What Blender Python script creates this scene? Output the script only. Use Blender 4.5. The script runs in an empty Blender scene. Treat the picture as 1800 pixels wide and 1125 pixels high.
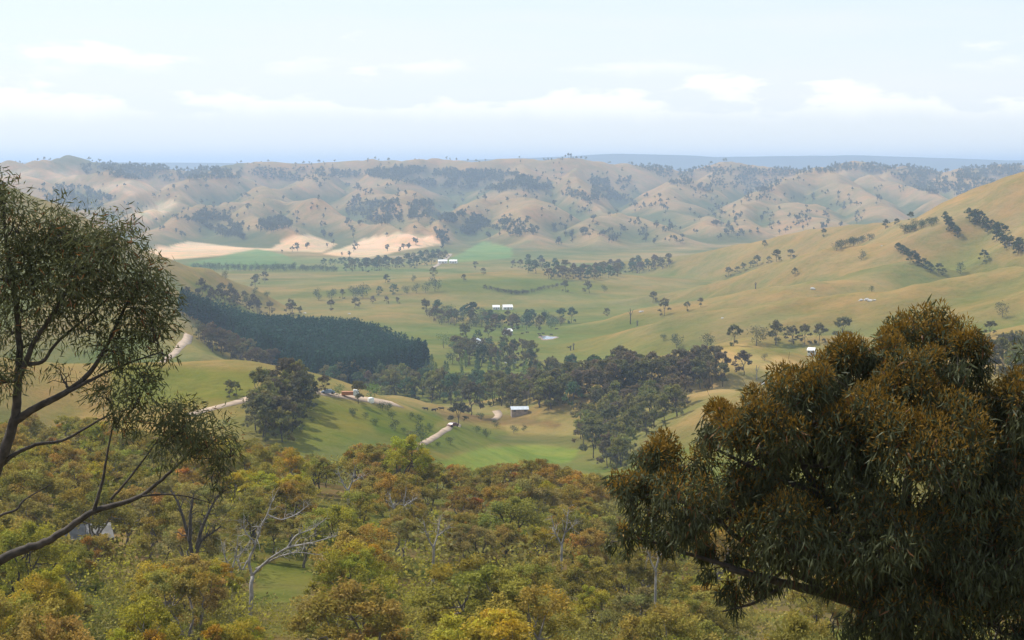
import bpy, math, random
import numpy as np
from math import radians, sin, cos, tan, atan, pi
random.seed(7)
RNG = np.random.default_rng(11)
SC = bpy.context.scene
COL = SC.collection

# ------------------------------------------------------------------ camera, sky, sun, exposure
F, CX, CY, HORIZON = 3359.0, 900.0, 562.5, 288.0          # photograph pixels
PITCH = atan((CY - HORIZON) / F)
SP, CP = sin(PITCH), cos(PITCH)
cam_d = bpy.data.cameras.new('camera')
cam_d.sensor_width = 36.0
cam_d.lens = F / 1800.0 * 36.0
cam_d.clip_start = 0.5
cam_d.clip_end = 200000
cam = bpy.data.objects.new('camera', cam_d)
cam.rotation_euler = (pi / 2 - PITCH, 0, 0)
COL.objects.link(cam)
SC.camera = cam

SUN_EL, SUN_AZ = radians(54), radians(-58)                 # azimuth from +Y towards +X
sun_d = bpy.data.lights.new('sun', 'SUN')
sun_d.energy = 4.4
sun_d.angle = radians(0.55)
sun_d.color = (1.0, 0.95, 0.86)
sun = bpy.data.objects.new('sun', sun_d)
sun.rotation_euler = (pi / 2 - SUN_EL, 0, pi - SUN_AZ)
sun.location = (0, 0, 300)
COL.objects.link(sun)

world = bpy.data.worlds.new('World')
SC.world = world
world.use_nodes = True
wn, wl = world.node_tree.nodes, world.node_tree.links
wn.clear()


def wnode(t, **kw):
    n = wn.new(t)
    for k, v in kw.items():
        setattr(n, k, v)
    return n


def wmath(op, a, b=None, clamp=False):
    n = wn.new('ShaderNodeMath')
    n.operation = op
    n.use_clamp = clamp
    for i, v in enumerate((a, b)):
        if v is None:
            continue
        if isinstance(v, (int, float)):
            n.inputs[i].default_value = v
        else:
            wl.new(v, n.inputs[i])
    return n.outputs[0]


def wstep(v, lo, hi):
    n = wn.new('ShaderNodeMapRange')
    n.interpolation_type = 'SMOOTHSTEP'
    wl.new(v, n.inputs[0])
    n.inputs[1].default_value = lo
    n.inputs[2].default_value = hi
    return n.outputs[0]


sky = wnode('ShaderNodeTexSky', sky_type='NISHITA', sun_disc=False)
sky.sun_elevation = SUN_EL
sky.sun_rotation = SUN_AZ % (2 * pi)
sky.altitude = 400
sky.air_density = 1.0
sky.dust_density = 1.6
sky.ozone_density = 1.6
geo = wnode('ShaderNodeNewGeometry')
sep = wnode('ShaderNodeSeparateXYZ')
tc = wnode('ShaderNodeTexCoord')
wl.new(tc.outputs['Generated'], sep.inputs[0])
dx, dy, dz = sep.outputs
az = wmath('ARCTAN2', dx, dy)
el = wmath('ARCSINE', dz)


def wnoise(sa, se, scale, detail, rough, off, turn=0.0):
    c = wn.new('ShaderNodeCombineXYZ')
    wl.new(wmath('MULTIPLY', wmath('ADD', az, turn), sa), c.inputs[0])
    wl.new(wmath('MULTIPLY', el, se), c.inputs[1])
    c.inputs[2].default_value = off
    n = wn.new('ShaderNodeTexNoise')
    wl.new(c.outputs[0], n.inputs['Vector'])
    n.inputs['Scale'].default_value = scale
    n.inputs['Detail'].default_value = detail
    n.inputs['Roughness'].default_value = rough
    return n.outputs['Fac']


def cumulus(base, top, sa, se, thr, soft, off, detail=7.0, turn=0.0):
    """a bank of flat-based cumulus right round the sky between two elevations (radians)"""
    n = wnoise(sa, se, 1.0, detail, 0.56, off, turn)
    wob = wmath('MULTIPLY', wmath('SUBTRACT', wnoise(22.0, 10.0, 1.0, 4.0, 0.6, off + 4), 0.5), 0.016)
    elb = wmath('ADD', el, wob)
    lo = wstep(elb, base - 0.006, base + 0.007)
    t = wmath('DIVIDE', wmath('SUBTRACT', el, base), top - base, clamp=True)
    th = wmath('ADD', wmath('MULTIPLY', t, 0.30), thr)
    d = wmath('SUBTRACT', n, th)
    m = wstep(d, 0.0, soft)
    return wmath('MULTIPLY', wmath('MULTIPLY', m, lo), wmath('SUBTRACT', 1.0, wstep(el, top - 0.012, top + 0.004)))


bank_a = cumulus(0.0255, 0.055, 19.0, 58.0, 0.37, 0.11, 3.7, 9.0)
bank_b = cumulus(0.0490, 0.085, 13.0, 44.0, 0.50, 0.13, 9.2, 9.0, 0.262)
bank_c = cumulus(0.1300, 0.300, 5.0, 16.0, 0.50, 0.12, 5.1)
veil = wmath('MULTIPLY', wstep(wnoise(4.0, 30.0, 1.0, 5.0, 0.6, 1.3), 0.38, 0.72), 0.5)
mask = wmath('MAXIMUM', wmath('MAXIMUM', bank_a, bank_b), bank_c)


def wmix(fac, a, b):
    n = wn.new('ShaderNodeMix')
    n.data_type = 'RGBA'
    for s, v in ((n.inputs[0], fac), (n.inputs[6], a), (n.inputs[7], b)):
        if isinstance(v, (int, float)):
            s.default_value = v
        elif isinstance(v, tuple):
            s.default_value = (*v, 1)
        else:
            wl.new(v, s)
    return n.outputs[2]


SKY_STRENGTH = 0.13
hazy = wmix(0.60, sky.outputs[0], (4.85, 5.75, 6.5))
hazy = wmix(veil, hazy, (5.6, 5.75, 6.0))
hazy = wmix(wmath('MULTIPLY', wmath('SUBTRACT', 1.0, wstep(el, 0.0, 0.16)), 0.55), hazy, (6.4, 6.5, 6.7))
clouded = wmix(wmath('MULTIPLY', mask, 0.85), hazy, (7.0, 7.0, 7.0))
bg = wnode('ShaderNodeBackground')
bg.inputs['Strength'].default_value = SKY_STRENGTH
wl.new(clouded, bg.inputs['Color'])
wo = wnode('ShaderNodeOutputWorld')
wl.new(bg.outputs[0], wo.inputs['Surface'])

vs = SC.view_settings
vs.view_transform = 'Standard'
vs.look = 'None'
vs.exposure = 0.36
vs.gamma = 1.0
vs.use_curve_mapping = False
cy = SC.cycles
cy.max_bounces = 6
cy.diffuse_bounces = 3
cy.glossy_bounces = 2
cy.transmission_bounces = 3
cy.transparent_max_bounces = 6
cy.volume_bounces = 1
cy.use_denoising = True


# ------------------------------------------------------------------ small helpers
def ray(px, py):
    a, v = (np.asarray(px, float) - CX) / F, (CY - np.asarray(py, float)) / F
    fy = CP + v * SP
    return a / fy, (-SP + v * CP) / fy                     # X/Y, Z/Y


def pt(px, py, Y):
    a, c = ray(px, py)
    return np.array([a * Y, Y, c * Y])


def project(X, Y, Z):
    d = np.maximum(Y * CP - Z * SP, 1e-3)
    return CX + F * X / d, CY - F * (Y * SP + Z * CP) / d


def smooth(a, b, x):
    t = np.clip((x - a) / (b - a), 0, 1)
    return t * t * (3 - 2 * t)


def _hash(ix, iy, s):
    h = (ix * 374761393 + iy * 668265263 + s * 974634777) & 0xFFFFFFFF
    h = ((h ^ (h >> 13)) * 1274126177) & 0xFFFFFFFF
    return ((h ^ (h >> 16)) & 0xFFFF) / 65535.0


def vnoise(x, y, s=0):
    ix, iy = np.floor(x).astype(np.int64), np.floor(y).astype(np.int64)
    fx, fy = x - ix, y - iy
    fx, fy = fx * fx * fx * (fx * (fx * 6 - 15) + 10), fy * fy * fy * (fy * (fy * 6 - 15) + 10)
    a, b = _hash(ix, iy, s), _hash(ix + 1, iy, s)
    c, d = _hash(ix, iy + 1, s), _hash(ix + 1, iy + 1, s)
    return (a + (b - a) * fx) * (1 - fy) + (c + (d - c) * fx) * fy


def fbm(x, y, octv=4, s=0):
    t, amp, tot = 0, 1.0, 0
    for o in range(octv):
        t = t + amp * vnoise(x * 2 ** o + 17.3 * o, y * 2 ** o - 9.1 * o, s + o)
        tot += amp
        amp *= 0.5
    return t / tot


def ridged(x, y, octv=4, s=0):
    t, amp, tot = 0, 1.0, 0
    for o in range(octv):
        t = t + amp * (1 - np.abs(2 * vnoise(x * 2 ** o + 7.7 * o, y * 2 ** o + 3.1 * o, s + o) - 1))
        tot += amp
        amp *= 0.5
    return t / tot


def inpoly(px, py, poly):
    r = np.zeros(np.shape(px), bool)
    n = len(poly)
    for i in range(n):
        x1, y1 = poly[i][:2]
        x2, y2 = poly[(i + 1) % n][:2]
        if y1 == y2:
            continue
        r ^= ((y1 > py) != (y2 > py)) & (px < (x2 - x1) * (py - y1) / (y2 - y1) + x1)
    return r


def polydist(px, py, poly):
    d = np.full(np.shape(px), 1e9)
    n = len(poly)
    for i in range(n):
        x1, y1 = poly[i][:2]
        x2, y2 = poly[(i + 1) % n][:2]
        ux, uy = x2 - x1, y2 - y1
        t = np.clip(((px - x1) * ux + (py - y1) * uy) / (ux * ux + uy * uy + 1e-9), 0, 1)
        d = np.minimum(d, np.hypot(px - x1 - t * ux, py - y1 - t * uy))
    return d


# ------------------------------------------------------------------ terrain height
def floor_z(Y):
    return np.interp(Y, [0, 600, 750, 900, 1300, 1800, 2600, 3200, 4000, 9000, 30000],
                     [-95, -103, -108, -115, -124, -131, -135, -131, -118, -80, -60])


def P3(*pts):
    return np.array([pt(*p) for p in pts])


# ridge lines: points (px, py, distance), flank slope, crest rounding, region of noise
RIDGES = [
    # near grassy spur on the left, with the cut road
    (P3((-600, 560, 560), (-200, 615, 590), (120, 640, 610), (280, 641, 610), (400, 643, 615), (470, 655, 620), (530, 682, 640),
        (600, 697, 690), (680, 709, 760), (780, 724, 850)), 0.50, 22),
    (P3((420, 650, 615), (430, 710, 560), (430, 770, 515), (420, 830, 475)), 0.42, 30),
    # left hill behind it
    (P3((-700, 230, 1250), (-300, 265, 1300), (-60, 315, 1380), (40, 345, 1440), (160, 395, 1500), (260, 440, 1540), (330, 470, 1570),
        (420, 502, 1600), (520, 548, 1660)), 0.72, 18),
    (P3((40, 345, 1440), (90, 430, 1250), (170, 530, 1080), (270, 580, 1010), (330, 622, 960)), 0.60, 25),
    # low rise under the pine plantation
    (P3((250, 590, 1150), (360, 606, 1180), (470, 612, 1190), (580, 618, 1190), (680, 634, 1180), (740, 650, 1180)), 0.12, 90),
    # low grass hills behind the pines
    (P3((470, 552, 1600), (560, 548, 1560), (640, 550, 1540), (720, 562, 1520), (780, 580, 1480)), 0.13, 60),
    (P3((540, 505, 1950), (650, 500, 1950), (760, 492, 1960), (860, 486, 1990), (950, 478, 2050)), 0.10, 80),
    # right-hand hill: crest
    (P3((2500, 225, 1350), (2150, 235, 1450), (1900, 268, 1600), (1800, 306, 1700), (1740, 332, 1750), (1660, 368, 1830), (1590, 388, 1920), (1500, 400, 2020),
        (1400, 412, 2110), (1300, 427, 2200), (1200, 445, 2300), (1080, 462, 2400), (960, 478, 2450)), 0.62, 18),
    # its front spur
    (P3((1740, 332, 1750), (1690, 372, 1560), (1640, 398, 1570), (1560, 420, 1590), (1480, 436, 1620), (1380, 462, 1670), (1280, 490, 1720),
        (1190, 512, 1760), (1080, 528, 1800), (960, 542, 1820)), 0.55, 14),
    # lower mound
    (P3((1600, 470, 1450), (1520, 486, 1400), (1440, 491, 1400), (1350, 503, 1420), (1260, 519, 1450), (1180, 535, 1470), (1080, 562, 1480)), 0.40, 26),
    # front ridge
    (P3((2500, 330, 1000), (2100, 420, 1080), (1800, 480, 1150), (1640, 505, 1150), (1540, 516, 1160), (1430, 524, 1180), (1310, 541, 1220), (1210, 562, 1250),
        (1110, 585, 1270), (1020, 606, 1270)), 0.36, 28),
    # shelf on the right with the dry knoll
    (P3((2300, 520, 800), (1900, 575, 850), (1700, 600, 900), (1500, 602, 960), (1380, 612, 960), (1300, 632, 950), (1200, 658, 930)), 0.22, 30),
    (P3((1440, 645, 850), (1370, 628, 860), (1310, 611, 860), (1250, 618, 850), (1190, 650, 830)), 0.30, 14),
    (P3((1900, 640, 640), (1600, 660, 640), (1400, 680, 680), (1270, 700, 730), (1190, 716, 760)), 0.45, 20),
    (P3((1700, 760, 470), (1400, 760, 520), (1280, 780, 560), (1190, 810, 590)), 0.45, 18),
]
FAR_RIDGES = [
    # skyline
    (P3((-900, 268, 5000), (-300, 276, 4900), (0, 289, 4800), (60, 284, 4800), (115, 278, 4900), (190, 285, 5000), (300, 287, 5000), (400, 288, 5100), (470, 287, 5200), (570, 288, 5200),
        (610, 285, 5200), (700, 287, 5100), (770, 284, 5200), (850, 283, 5000), (920, 279, 5000), (990, 286, 5000), (1060, 287, 5200), (1180, 297, 5400),
        (1270, 290, 5500), (1380, 294, 5500), (1480, 285, 5400), (1580, 292, 5500), (1680, 297, 5600), (1800, 290, 5700), (2200, 280, 5600), (2900, 270, 5400)), 0.58, 27),
    (P3((0, 289, 4800), (60, 303, 4500), (160, 312, 4300), (230, 320, 4150)), 0.58, 15),
    (P3((-60, 305, 4300), (40, 322, 4000), (110, 345, 3700), (150, 375, 3400)), 0.58, 15),
    (P3((230, 320, 4200), (190, 345, 3800), (170, 370, 3500), (160, 410, 3150)), 0.58, 10),
    (P3((400, 300, 4900), (330, 321, 4300), (300, 342, 3900), (262, 366, 3600), (235, 392, 3350), (215, 420, 3100)), 0.58, 9),
    (P3((570, 300, 4900), (520, 315, 4400), (470, 330, 4000), (410, 345, 3800), (360, 368, 3500), (310, 396, 3250), (280, 420, 3050)), 0.58, 10),
    (P3((470, 330, 4000), (520, 345, 3800), (570, 362, 3550), (630, 387, 3300), (690, 410, 3080)), 0.58, 10),
    (P3((470, 330, 4000), (450, 362, 3550), (470, 395, 3250), (500, 420, 3050)), 0.58, 10),
    (P3((700, 296, 4900), (660, 318, 4300), (690, 345, 3900), (735, 372, 3500), (720, 400, 3180)), 0.58, 13),
    (P3((920, 290, 4900), (900, 312, 4400), (895, 339, 3900), (850, 357, 3700), (800, 385, 3350), (760, 408, 3120)), 0.58, 12),
    (P3((895, 339, 3900), (940, 362, 3500), (960, 392, 3200), (930, 420, 3000)), 0.58, 10),
    (P3((1000, 300, 4700), (1010, 322, 4300), (1050, 345, 3900), (1070, 366, 3600), (1060, 395, 3250), (1040, 425, 2950)), 0.58, 9),
    (P3((1070, 366, 3600), (1130, 390, 3400), (1190, 415, 3100)), 0.58, 10),
    (P3((1270, 298, 5200), (1230, 318, 4600), (1190, 340, 4100), (1200, 368, 3700), (1250, 398, 3300)), 0.58, 13),
    (P3((1480, 292, 5200), (1440, 302, 4700), (1390, 318, 4400), (1330, 340, 4000), (1300, 368, 3600), (1310, 395, 3300)), 0.58, 9),
    (P3((1440, 302, 4700), (1490, 322, 4300), (1540, 350, 3900), (1560, 380, 3500)), 0.58, 9),
    (P3((1580, 296, 5300), (1530, 312, 4700), (1590, 325, 4450), (1650, 343, 4100), (1720, 360, 3800)), 0.58, 9),
    (P3((1680, 300, 5400), (1700, 322, 4700), (1790, 340, 4300), (1850, 360, 3900)), 0.58, 12),
    (P3((1390, 350, 3800), (1430, 372, 3500), (1450, 400, 3200)), 0.4, 25),
]
RANGE = [(P3((-2500, 284, 12500), (-600, 283, 12500), (300, 286, 12500), (700, 284, 12500), (940, 277, 12800), (1090, 269, 13000), (1180, 271, 13000), (1260, 275, 13000), (1420, 274, 13000), (1500, 273, 13400), (1650, 277, 13400),
             (1800, 280, 13400), (2300, 280, 13000), (4000, 282, 12500)), 0.13, 300)]


def ridge_h(X, Y, poly, k, c):
    best = np.full(X.shape, -1e9)
    for i in range(len(poly) - 1):
        a, b = poly[i], poly[i + 1]
        ux, uy = b[0] - a[0], b[1] - a[1]
        t = np.clip(((X - a[0]) * ux + (Y - a[1]) * uy) / (ux * ux + uy * uy), 0, 1)
        d = np.hypot(X - a[0] - t * ux, Y - a[1] - t * uy)
        best = np.maximum(best, a[2] + t * (b[2] - a[2]) - k * (np.sqrt(d * d + c * c) - c))
    return best


def smax(a, b, s):
    h = np.clip(0.5 + 0.5 * (a - b) / s, 0, 1)
    return b + (a - b) * h + s * h * (1 - h)


def near_hill(X, Y):
    R = np.where(Y > 0, Y, Y)
    z = np.interp(R, [-4000, -800, -60, -6, 3, 10, 30, 60, 100, 134, 200, 300, 380, 500, 700, 1200],
                  [-60, 20, 6, -0.8, -1.7, -3.6, -10.5, -21, -33, -40, -47, -55.5, -67, -97, -150, -260])
    lat = np.clip(-X, -25, 140) * 0.11 * smooth(60, 240, Y)
    return z + lat - np.maximum(np.abs(X) - 700, 0) * 0.1


def height(X, Y):
    z = floor_z(Y) + (fbm(X / 220, Y / 220, 3, 5) - 0.5) * 5 * smooth(500, 1200, Y)
    for poly, k, c in RIDGES:
        z = smax(ridge_h(X, Y, poly, k, c), z, 6.0)
    w = smooth(2400, 3100, Y)
    wx = X + (fbm(X / 300, Y / 300, 3, 40) - 0.5) * 130 * w
    wy = Y + (fbm(X / 300 + 9, Y / 300, 3, 41) - 0.5) * 130 * w
    zf = np.full(X.shape, -400.0)
    for poly, k, c in FAR_RIDGES:
        zf = smax(ridge_h(wx, wy, poly, k, c), zf, 7.0)
    z = smax(zf, z, 16.0)
    for poly, k, c in RANGE:
        z = smax(ridge_h(X, Y, poly, k, c) + (fbm(X / 700, Y / 700, 4, 60) - 0.5) * 9, z, 10.0)
    z = smax(near_hill(X, Y), z, 8.0)
    # gullies and lumps
    g = ridged(X / 420, Y / 420, 4, 21)
    z = z + w * smooth(-125, -80, z) * smooth(9000, 6500, Y) * ((g - 0.6) * 34 + (ridged(wx / 260, wy / 260, 4, 27) ** 1.5 - 0.5) * 28)
    w2 = smooth(450, 900, Y) * smooth(2800, 2200, Y) * smooth(-122, -95, z)
    z = z + w2 * ((ridged(X / 170, Y / 170, 4, 33) - 0.6) * 17 + (fbm(X / 40, Y / 40, 3, 35) - 0.5) * 2.2)
    z = z + (fbm(X / 14, Y / 14, 3, 50) - 0.5) * 1.2 * smooth(12, 40, np.hypot(X, Y)) * smooth(700, 300, Y)
    return z


AZ = np.concatenate([np.linspace(-180, -24, 70, endpoint=False), np.linspace(-24, -16.5, 50, endpoint=False),
                     np.linspace(-16.5, 16.5, 470, endpoint=False), np.linspace(16.5, 24, 50, endpoint=False), np.linspace(24, 180, 71)])
AZ = np.radians(AZ)
RR = np.concatenate([[0.02, 0.8], np.geomspace(2.0, 60, 50, endpoint=False), np.geomspace(60, 400, 90, endpoint=False),
                     np.geomspace(400, 6500, 350, endpoint=False), np.geomspace(6500, 40000, 60)])
GA, GR = np.meshgrid(AZ, RR, indexing='ij')
GX, GY = GR * np.sin(GA), GR * np.cos(GA)
GZ = height(GX, GY)
NA, NR = GX.shape
LR = np.log(RR)
IA, IR = np.arange(NA), np.arange(NR)


def gz(X, Y):
    """height of the built ground sheet"""
    X, Y = np.asarray(X, float), np.asarray(Y, float)
    fa = np.interp(np.arctan2(X, Y), AZ, IA)
    fr = np.interp(np.hypot(X, Y), RR, IR)
    a0, r0 = np.clip(fa.astype(int), 0, NA - 2), np.clip(fr.astype(int), 0, NR - 2)
    ta, tr = fa - a0, fr - r0
    return ((GZ[a0, r0] * (1 - tr) + GZ[a0, r0 + 1] * tr) * (1 - ta) + (GZ[a0 + 1, r0] * (1 - tr) + GZ[a0 + 1, r0 + 1] * tr) * ta)


def cast(px, py, y0=420, y1=7000, n=1500):
    """where the line of sight through a photograph pixel first meets the ground beyond y0"""
    px, py = np.atleast_1d(px).astype(float), np.atleast_1d(py).astype(float)
    a, c = ray(px, py)
    Ys = np.geomspace(y0, y1, n)
    X = a[:, None] * Ys
    below = (c[:, None] * Ys) < gz(X, np.broadcast_to(Ys, X.shape))
    hit = below.any(1)
    k = below.argmax(1)
    Yh = Ys[k]
    return a * Yh, Yh, gz(a * Yh, Yh), hit


# ------------------------------------------------------------------ materials
def mat(name):
    m = bpy.data.materials.new(name)
    m.use_nodes = True
    m.node_tree.nodes.clear()
    return m, m.node_tree.nodes, m.node_tree.links


def leaf_material(name, transl=0.3, rough=0.55, gloss=0.06):
    m, n, l = mat(name)
    out = n.new('ShaderNodeOutputMaterial')
    oi = n.new('ShaderNodeObjectInfo')
    at = n.new('ShaderNodeAttribute')
    at.attribute_name = 'tint'
    mul = n.new('ShaderNodeMix')
    mul.data_type = 'RGBA'
    mul.blend_type = 'MULTIPLY'
    mul.inputs[0].default_value = 1
    l.new(oi.outputs['Color'], mul.inputs[6])
    l.new(at.outputs['Color'], mul.inputs[7])
    c = mul.outputs[2]
    d = n.new('ShaderNodeBsdfDiffuse')
    l.new(c, d.inputs['Color'])
    t = n.new('ShaderNodeBsdfTranslucent')
    l.new(c, t.inputs['Color'])
    mx = n.new('ShaderNodeMixShader')
    mx.inputs[0].default_value = transl
    l.new(d.outputs[0], mx.inputs[1])
    l.new(t.outputs[0], mx.inputs[2])
    g = n.new('ShaderNodeBsdfGlossy')
    g.inputs['Roughness'].default_value = rough
    g.inputs['Color'].default_value = (0.8, 0.85, 0.85, 1)
    m2 = n.new('ShaderNodeMixShader')
    m2.inputs[0].default_value = gloss
    l.new(mx.outputs[0], m2.inputs[1])
    l.new(g.outputs[0], m2.inputs[2])
    l.new(m2.outputs[0], out.inputs[0])
    return m


def plain_material(name, col, rough=0.8, noise=0.25, scale=3.0, col2=None, metallic=0.0, coord='Object'):
    m, n, l = mat(name)
    out = n.new('ShaderNodeOutputMaterial')
    b = n.new('ShaderNodeBsdfPrincipled')
    b.inputs['Roughness'].default_value = rough
    b.inputs['Metallic'].default_value = metallic
    tcn = n.new('ShaderNodeTexCoord')
    nz = n.new('ShaderNodeTexNoise')
    nz.inputs['Scale'].default_value = scale
    nz.inputs['Detail'].default_value = 5
    l.new(tcn.outputs[coord], nz.inputs['Vector'])
    r = n.new('ShaderNodeValToRGB')
    c2 = col2 or tuple(v * (1 - noise) for v in col)
    r.color_ramp.elements[0].position = 0.35
    r.color_ramp.elements[1].position = 0.65
    r.color_ramp.elements[0].color = (*c2, 1)
    r.color_ramp.elements[1].color = (*col, 1)
    l.new(nz.outputs['Fac'], r.inputs[0])
    l.new(r.outputs[0], b.inputs['Base Color'])
    l.new(b.outputs[0], out.inputs[0])
    return m


M_LEAF = leaf_material('gum_foliage', 0.45, 0.6, 0.01)
M_LEAF_NEAR = leaf_material('gum_leaves', 0.32, 0.5, 0.012)
M_PINE = leaf_material('pine_needles', 0.12, 0.6, 0.01)
M_BARK = plain_material('dark_bark', (0.085, 0.065, 0.052), 0.9, 0.5, 2.5)
M_BARK_PALE = plain_material('grey_bark', (0.26, 0.22, 0.19), 0.9, 0.55, 2.0)
M_BARK_NEAR = plain_material('rough_bark', (0.075, 0.058, 0.047), 0.9, 0.6, 9.0)
M_PALE = plain_material('pale_dead_wood', (0.40, 0.36, 0.33), 0.8, 0.6, 1.5)
M_DIRT = plain_material('dirt_track', (0.40, 0.29, 0.20), 0.95, 0.35, 0.25)
M_BANK = plain_material('cut_earth', (0.30, 0.19, 0.13), 0.95, 0.45, 0.5)
M_ROOF_W = plain_material('white_metal_roof', (0.86, 0.86, 0.86), 0.45, 0.06, 1.0)
M_ROOF_G = plain_material('zinc_roof', (0.55, 0.58, 0.62), 0.4, 0.2, 0.8)
M_ROOF_D = plain_material('weathered_zinc', (0.21, 0.20, 0.19), 0.95, 0.45, 0.8)
M_WALL_W = plain_material('white_boards', (0.72, 0.70, 0.66), 0.8, 0.12, 1.0)
M_WALL_B = plain_material('timber_wall', (0.33, 0.25, 0.19), 0.9, 0.3, 1.0)
M_ROOF_R = plain_material('rusty_roof', (0.42, 0.19, 0.10), 0.8, 0.4, 0.8)
M_GLASS = plain_material('dark_glass', (0.05, 0.06, 0.07), 0.15, 0.1, 1.0)
M_WATER = plain_material('pond_water', (0.16, 0.20, 0.24), 0.08, 0.1, 0.2)
M_COW = plain_material('dark_hide', (0.035, 0.025, 0.02), 0.8, 0.3, 2.0)
M_RUBBER = plain_material('rubber', (0.03, 0.03, 0.03), 0.8, 0.1, 2.0)
M_CAR_W = plain_material('white_paint', (0.82, 0.82, 0.82), 0.3, 0.03, 1.0)
M_CAR_B = plain_material('blue_grey_paint', (0.22, 0.28, 0.38), 0.3, 0.05, 1.0)
M_CAR_D = plain_material('dark_red_paint', (0.12, 0.035, 0.03), 0.35, 0.1, 1.0)
M_ORANGE = plain_material('rust_orange_paint', (0.50, 0.19, 0.07), 0.6, 0.3, 1.0)
M_TANK = plain_material('white_tank', (0.85, 0.84, 0.80), 0.5, 0.05, 1.0)
M_ROCK = plain_material('pale_rock', (0.50, 0.47, 0.43), 0.9, 0.4, 0.8)


def ground_material():
    m, n, l = mat('pasture')
    out = n.new('ShaderNodeOutputMaterial')
    b = n.new('ShaderNodeBsdfDiffuse')
    b.inputs['Roughness'].default_value = 0.6
    at = n.new('ShaderNodeAttribute')
    at.attribute_name = 'cover'
    g = n.new('ShaderNodeNewGeometry')

    def nz(scale, detail, rough=0.6):
        k = n.new('ShaderNodeTexNoise')
        k.inputs['Scale'].default_value = scale
        k.inputs['Detail'].default_value = detail
        k.inputs['Roughness'].default_value = rough
        l.new(g.outputs['Position'], k.inputs['Vector'])
        return k.outputs['Fac']

    def rng(v, lo, hi, a, b_):
        k = n.new('ShaderNodeMapRange')
        l.new(v, k.inputs[0])
        for i, q in enumerate((lo, hi, a, b_)):
            k.inputs[i + 1].default_value = q
        return k.outputs[0]

    def mix(fac, a, b_, mode='MIX'):
        k = n.new('ShaderNodeMix')
        k.data_type = 'RGBA'
        k.blend_type = mode
        for s, v in ((k.inputs[0], fac), (k.inputs[6], a), (k.inputs[7], b_)):
            if isinstance(v, (int, float)):
                s.default_value = v
            elif isinstance(v, tuple):
                s.default_value = (*v, 1)
            else:
                l.new(v, s)
        return k.outputs[2]
    c = at.outputs['Color']
    c = mix(rng(nz(0.012, 9, 0.72), 0.42, 0.64, 0, 0.8), c, mix(1.0, c, (1.34, 1.02, 0.85), 'MULTIPLY'))
    c = mix(rng(nz(0.040, 8, 0.75), 0.44, 0.66, 0, 0.85), c, mix(1.0, c, (0.62, 0.84, 0.64), 'MULTIPLY'))
    c = mix(rng(nz(0.25, 6, 0.7), 0.50, 0.72, 0, 0.6), c, mix(1.0, c, (0.62, 0.66, 0.60), 'MULTIPLY'))
    c = mix(rng(nz(2.2, 5, 0.7), 0.40, 0.75, 0, 0.5), c, mix(1.0, c, (0.60, 0.62, 0.55), 'MULTIPLY'))
    l.new(c, b.inputs['Color'])
    bp = n.new('ShaderNodeBump')
    bp.inputs['Strength'].default_value = 0.35
    bp.inputs['Distance'].default_value = 1.0
    l.new(nz(0.18, 8, 0.65), bp.inputs['Height'])
    bp2 = n.new('ShaderNodeBump')
    bp2.inputs['Strength'].default_value = 0.6
    bp2.inputs['Distance'].default_value = 14.0
    l.new(nz(0.013, 7, 0.55), bp2.inputs['Height'])
    l.new(bp2.outputs[0], bp.inputs['Normal'])
    l.new(bp.outputs[0], b.inputs['Normal'])
    l.new(b.outputs[0], out.inputs[0])
    return m


M_GROUND = ground_material()


# ------------------------------------------------------------------ mesh builders
def quad_mesh(name, V, Q, mats, tint=None, midx=None, smooth_shade=False, attr='tint'):
    me = bpy.data.meshes.new(name)
    V, Q = np.asarray(V, np.float32), np.asarray(Q, np.int32)
    nf, k = Q.shape
    me.vertices.add(len(V))
    me.vertices.foreach_set('co', V.ravel())
    me.loops.add(nf * k)
    me.loops.foreach_set('vertex_index', Q.ravel())
    me.polygons.add(nf)
    me.polygons.foreach_set('loop_start', np.arange(0, nf * k, k, dtype=np.int32))
    for m in mats:
        me.materials.append(m)
    if midx is not None:
        me.polygons.foreach_set('material_index', np.asarray(midx, np.int32))
    me.polygons.foreach_set('use_smooth', np.full(nf, smooth_shade))
    me.update(calc_edges=True)
    if tint is not None:
        a = me.attributes.new(attr, 'FLOAT_COLOR', 'POINT')
        c = np.ones((len(V), 4), np.float32)
        c[:, :3] = tint
        a.data.foreach_set('color', c.ravel())
    return me


def norm(v):
    return v / np.maximum(np.linalg.norm(v, axis=-1, keepdims=True), 1e-9)


class Bag:
    """collects quads"""

    def __init__(self):
        self.v, self.q, self.t, self.m, self.n = [], [], [], [], 0

    def add(self, V, Q, tint=(1, 1, 1), m=0):
        V = np.asarray(V, float)
        Q = np.asarray(Q, int)
        self.v.append(V)
        self.q.append(Q + self.n)
        self.t.append(np.broadcast_to(np.asarray(tint, float), (len(V), 3)))
        self.m.append(np.full(len(Q), m))
        self.n += len(V)

    def arrays(self):
        return np.concatenate(self.v), np.concatenate(self.q), np.concatenate(self.t), np.concatenate(self.m)

    def mesh(self, name, mats, smooth_shade=False):
        V, Q, T, Mi = self.arrays()
        return quad_mesh(name, V, Q, mats, T, Mi, smooth_shade)


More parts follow.
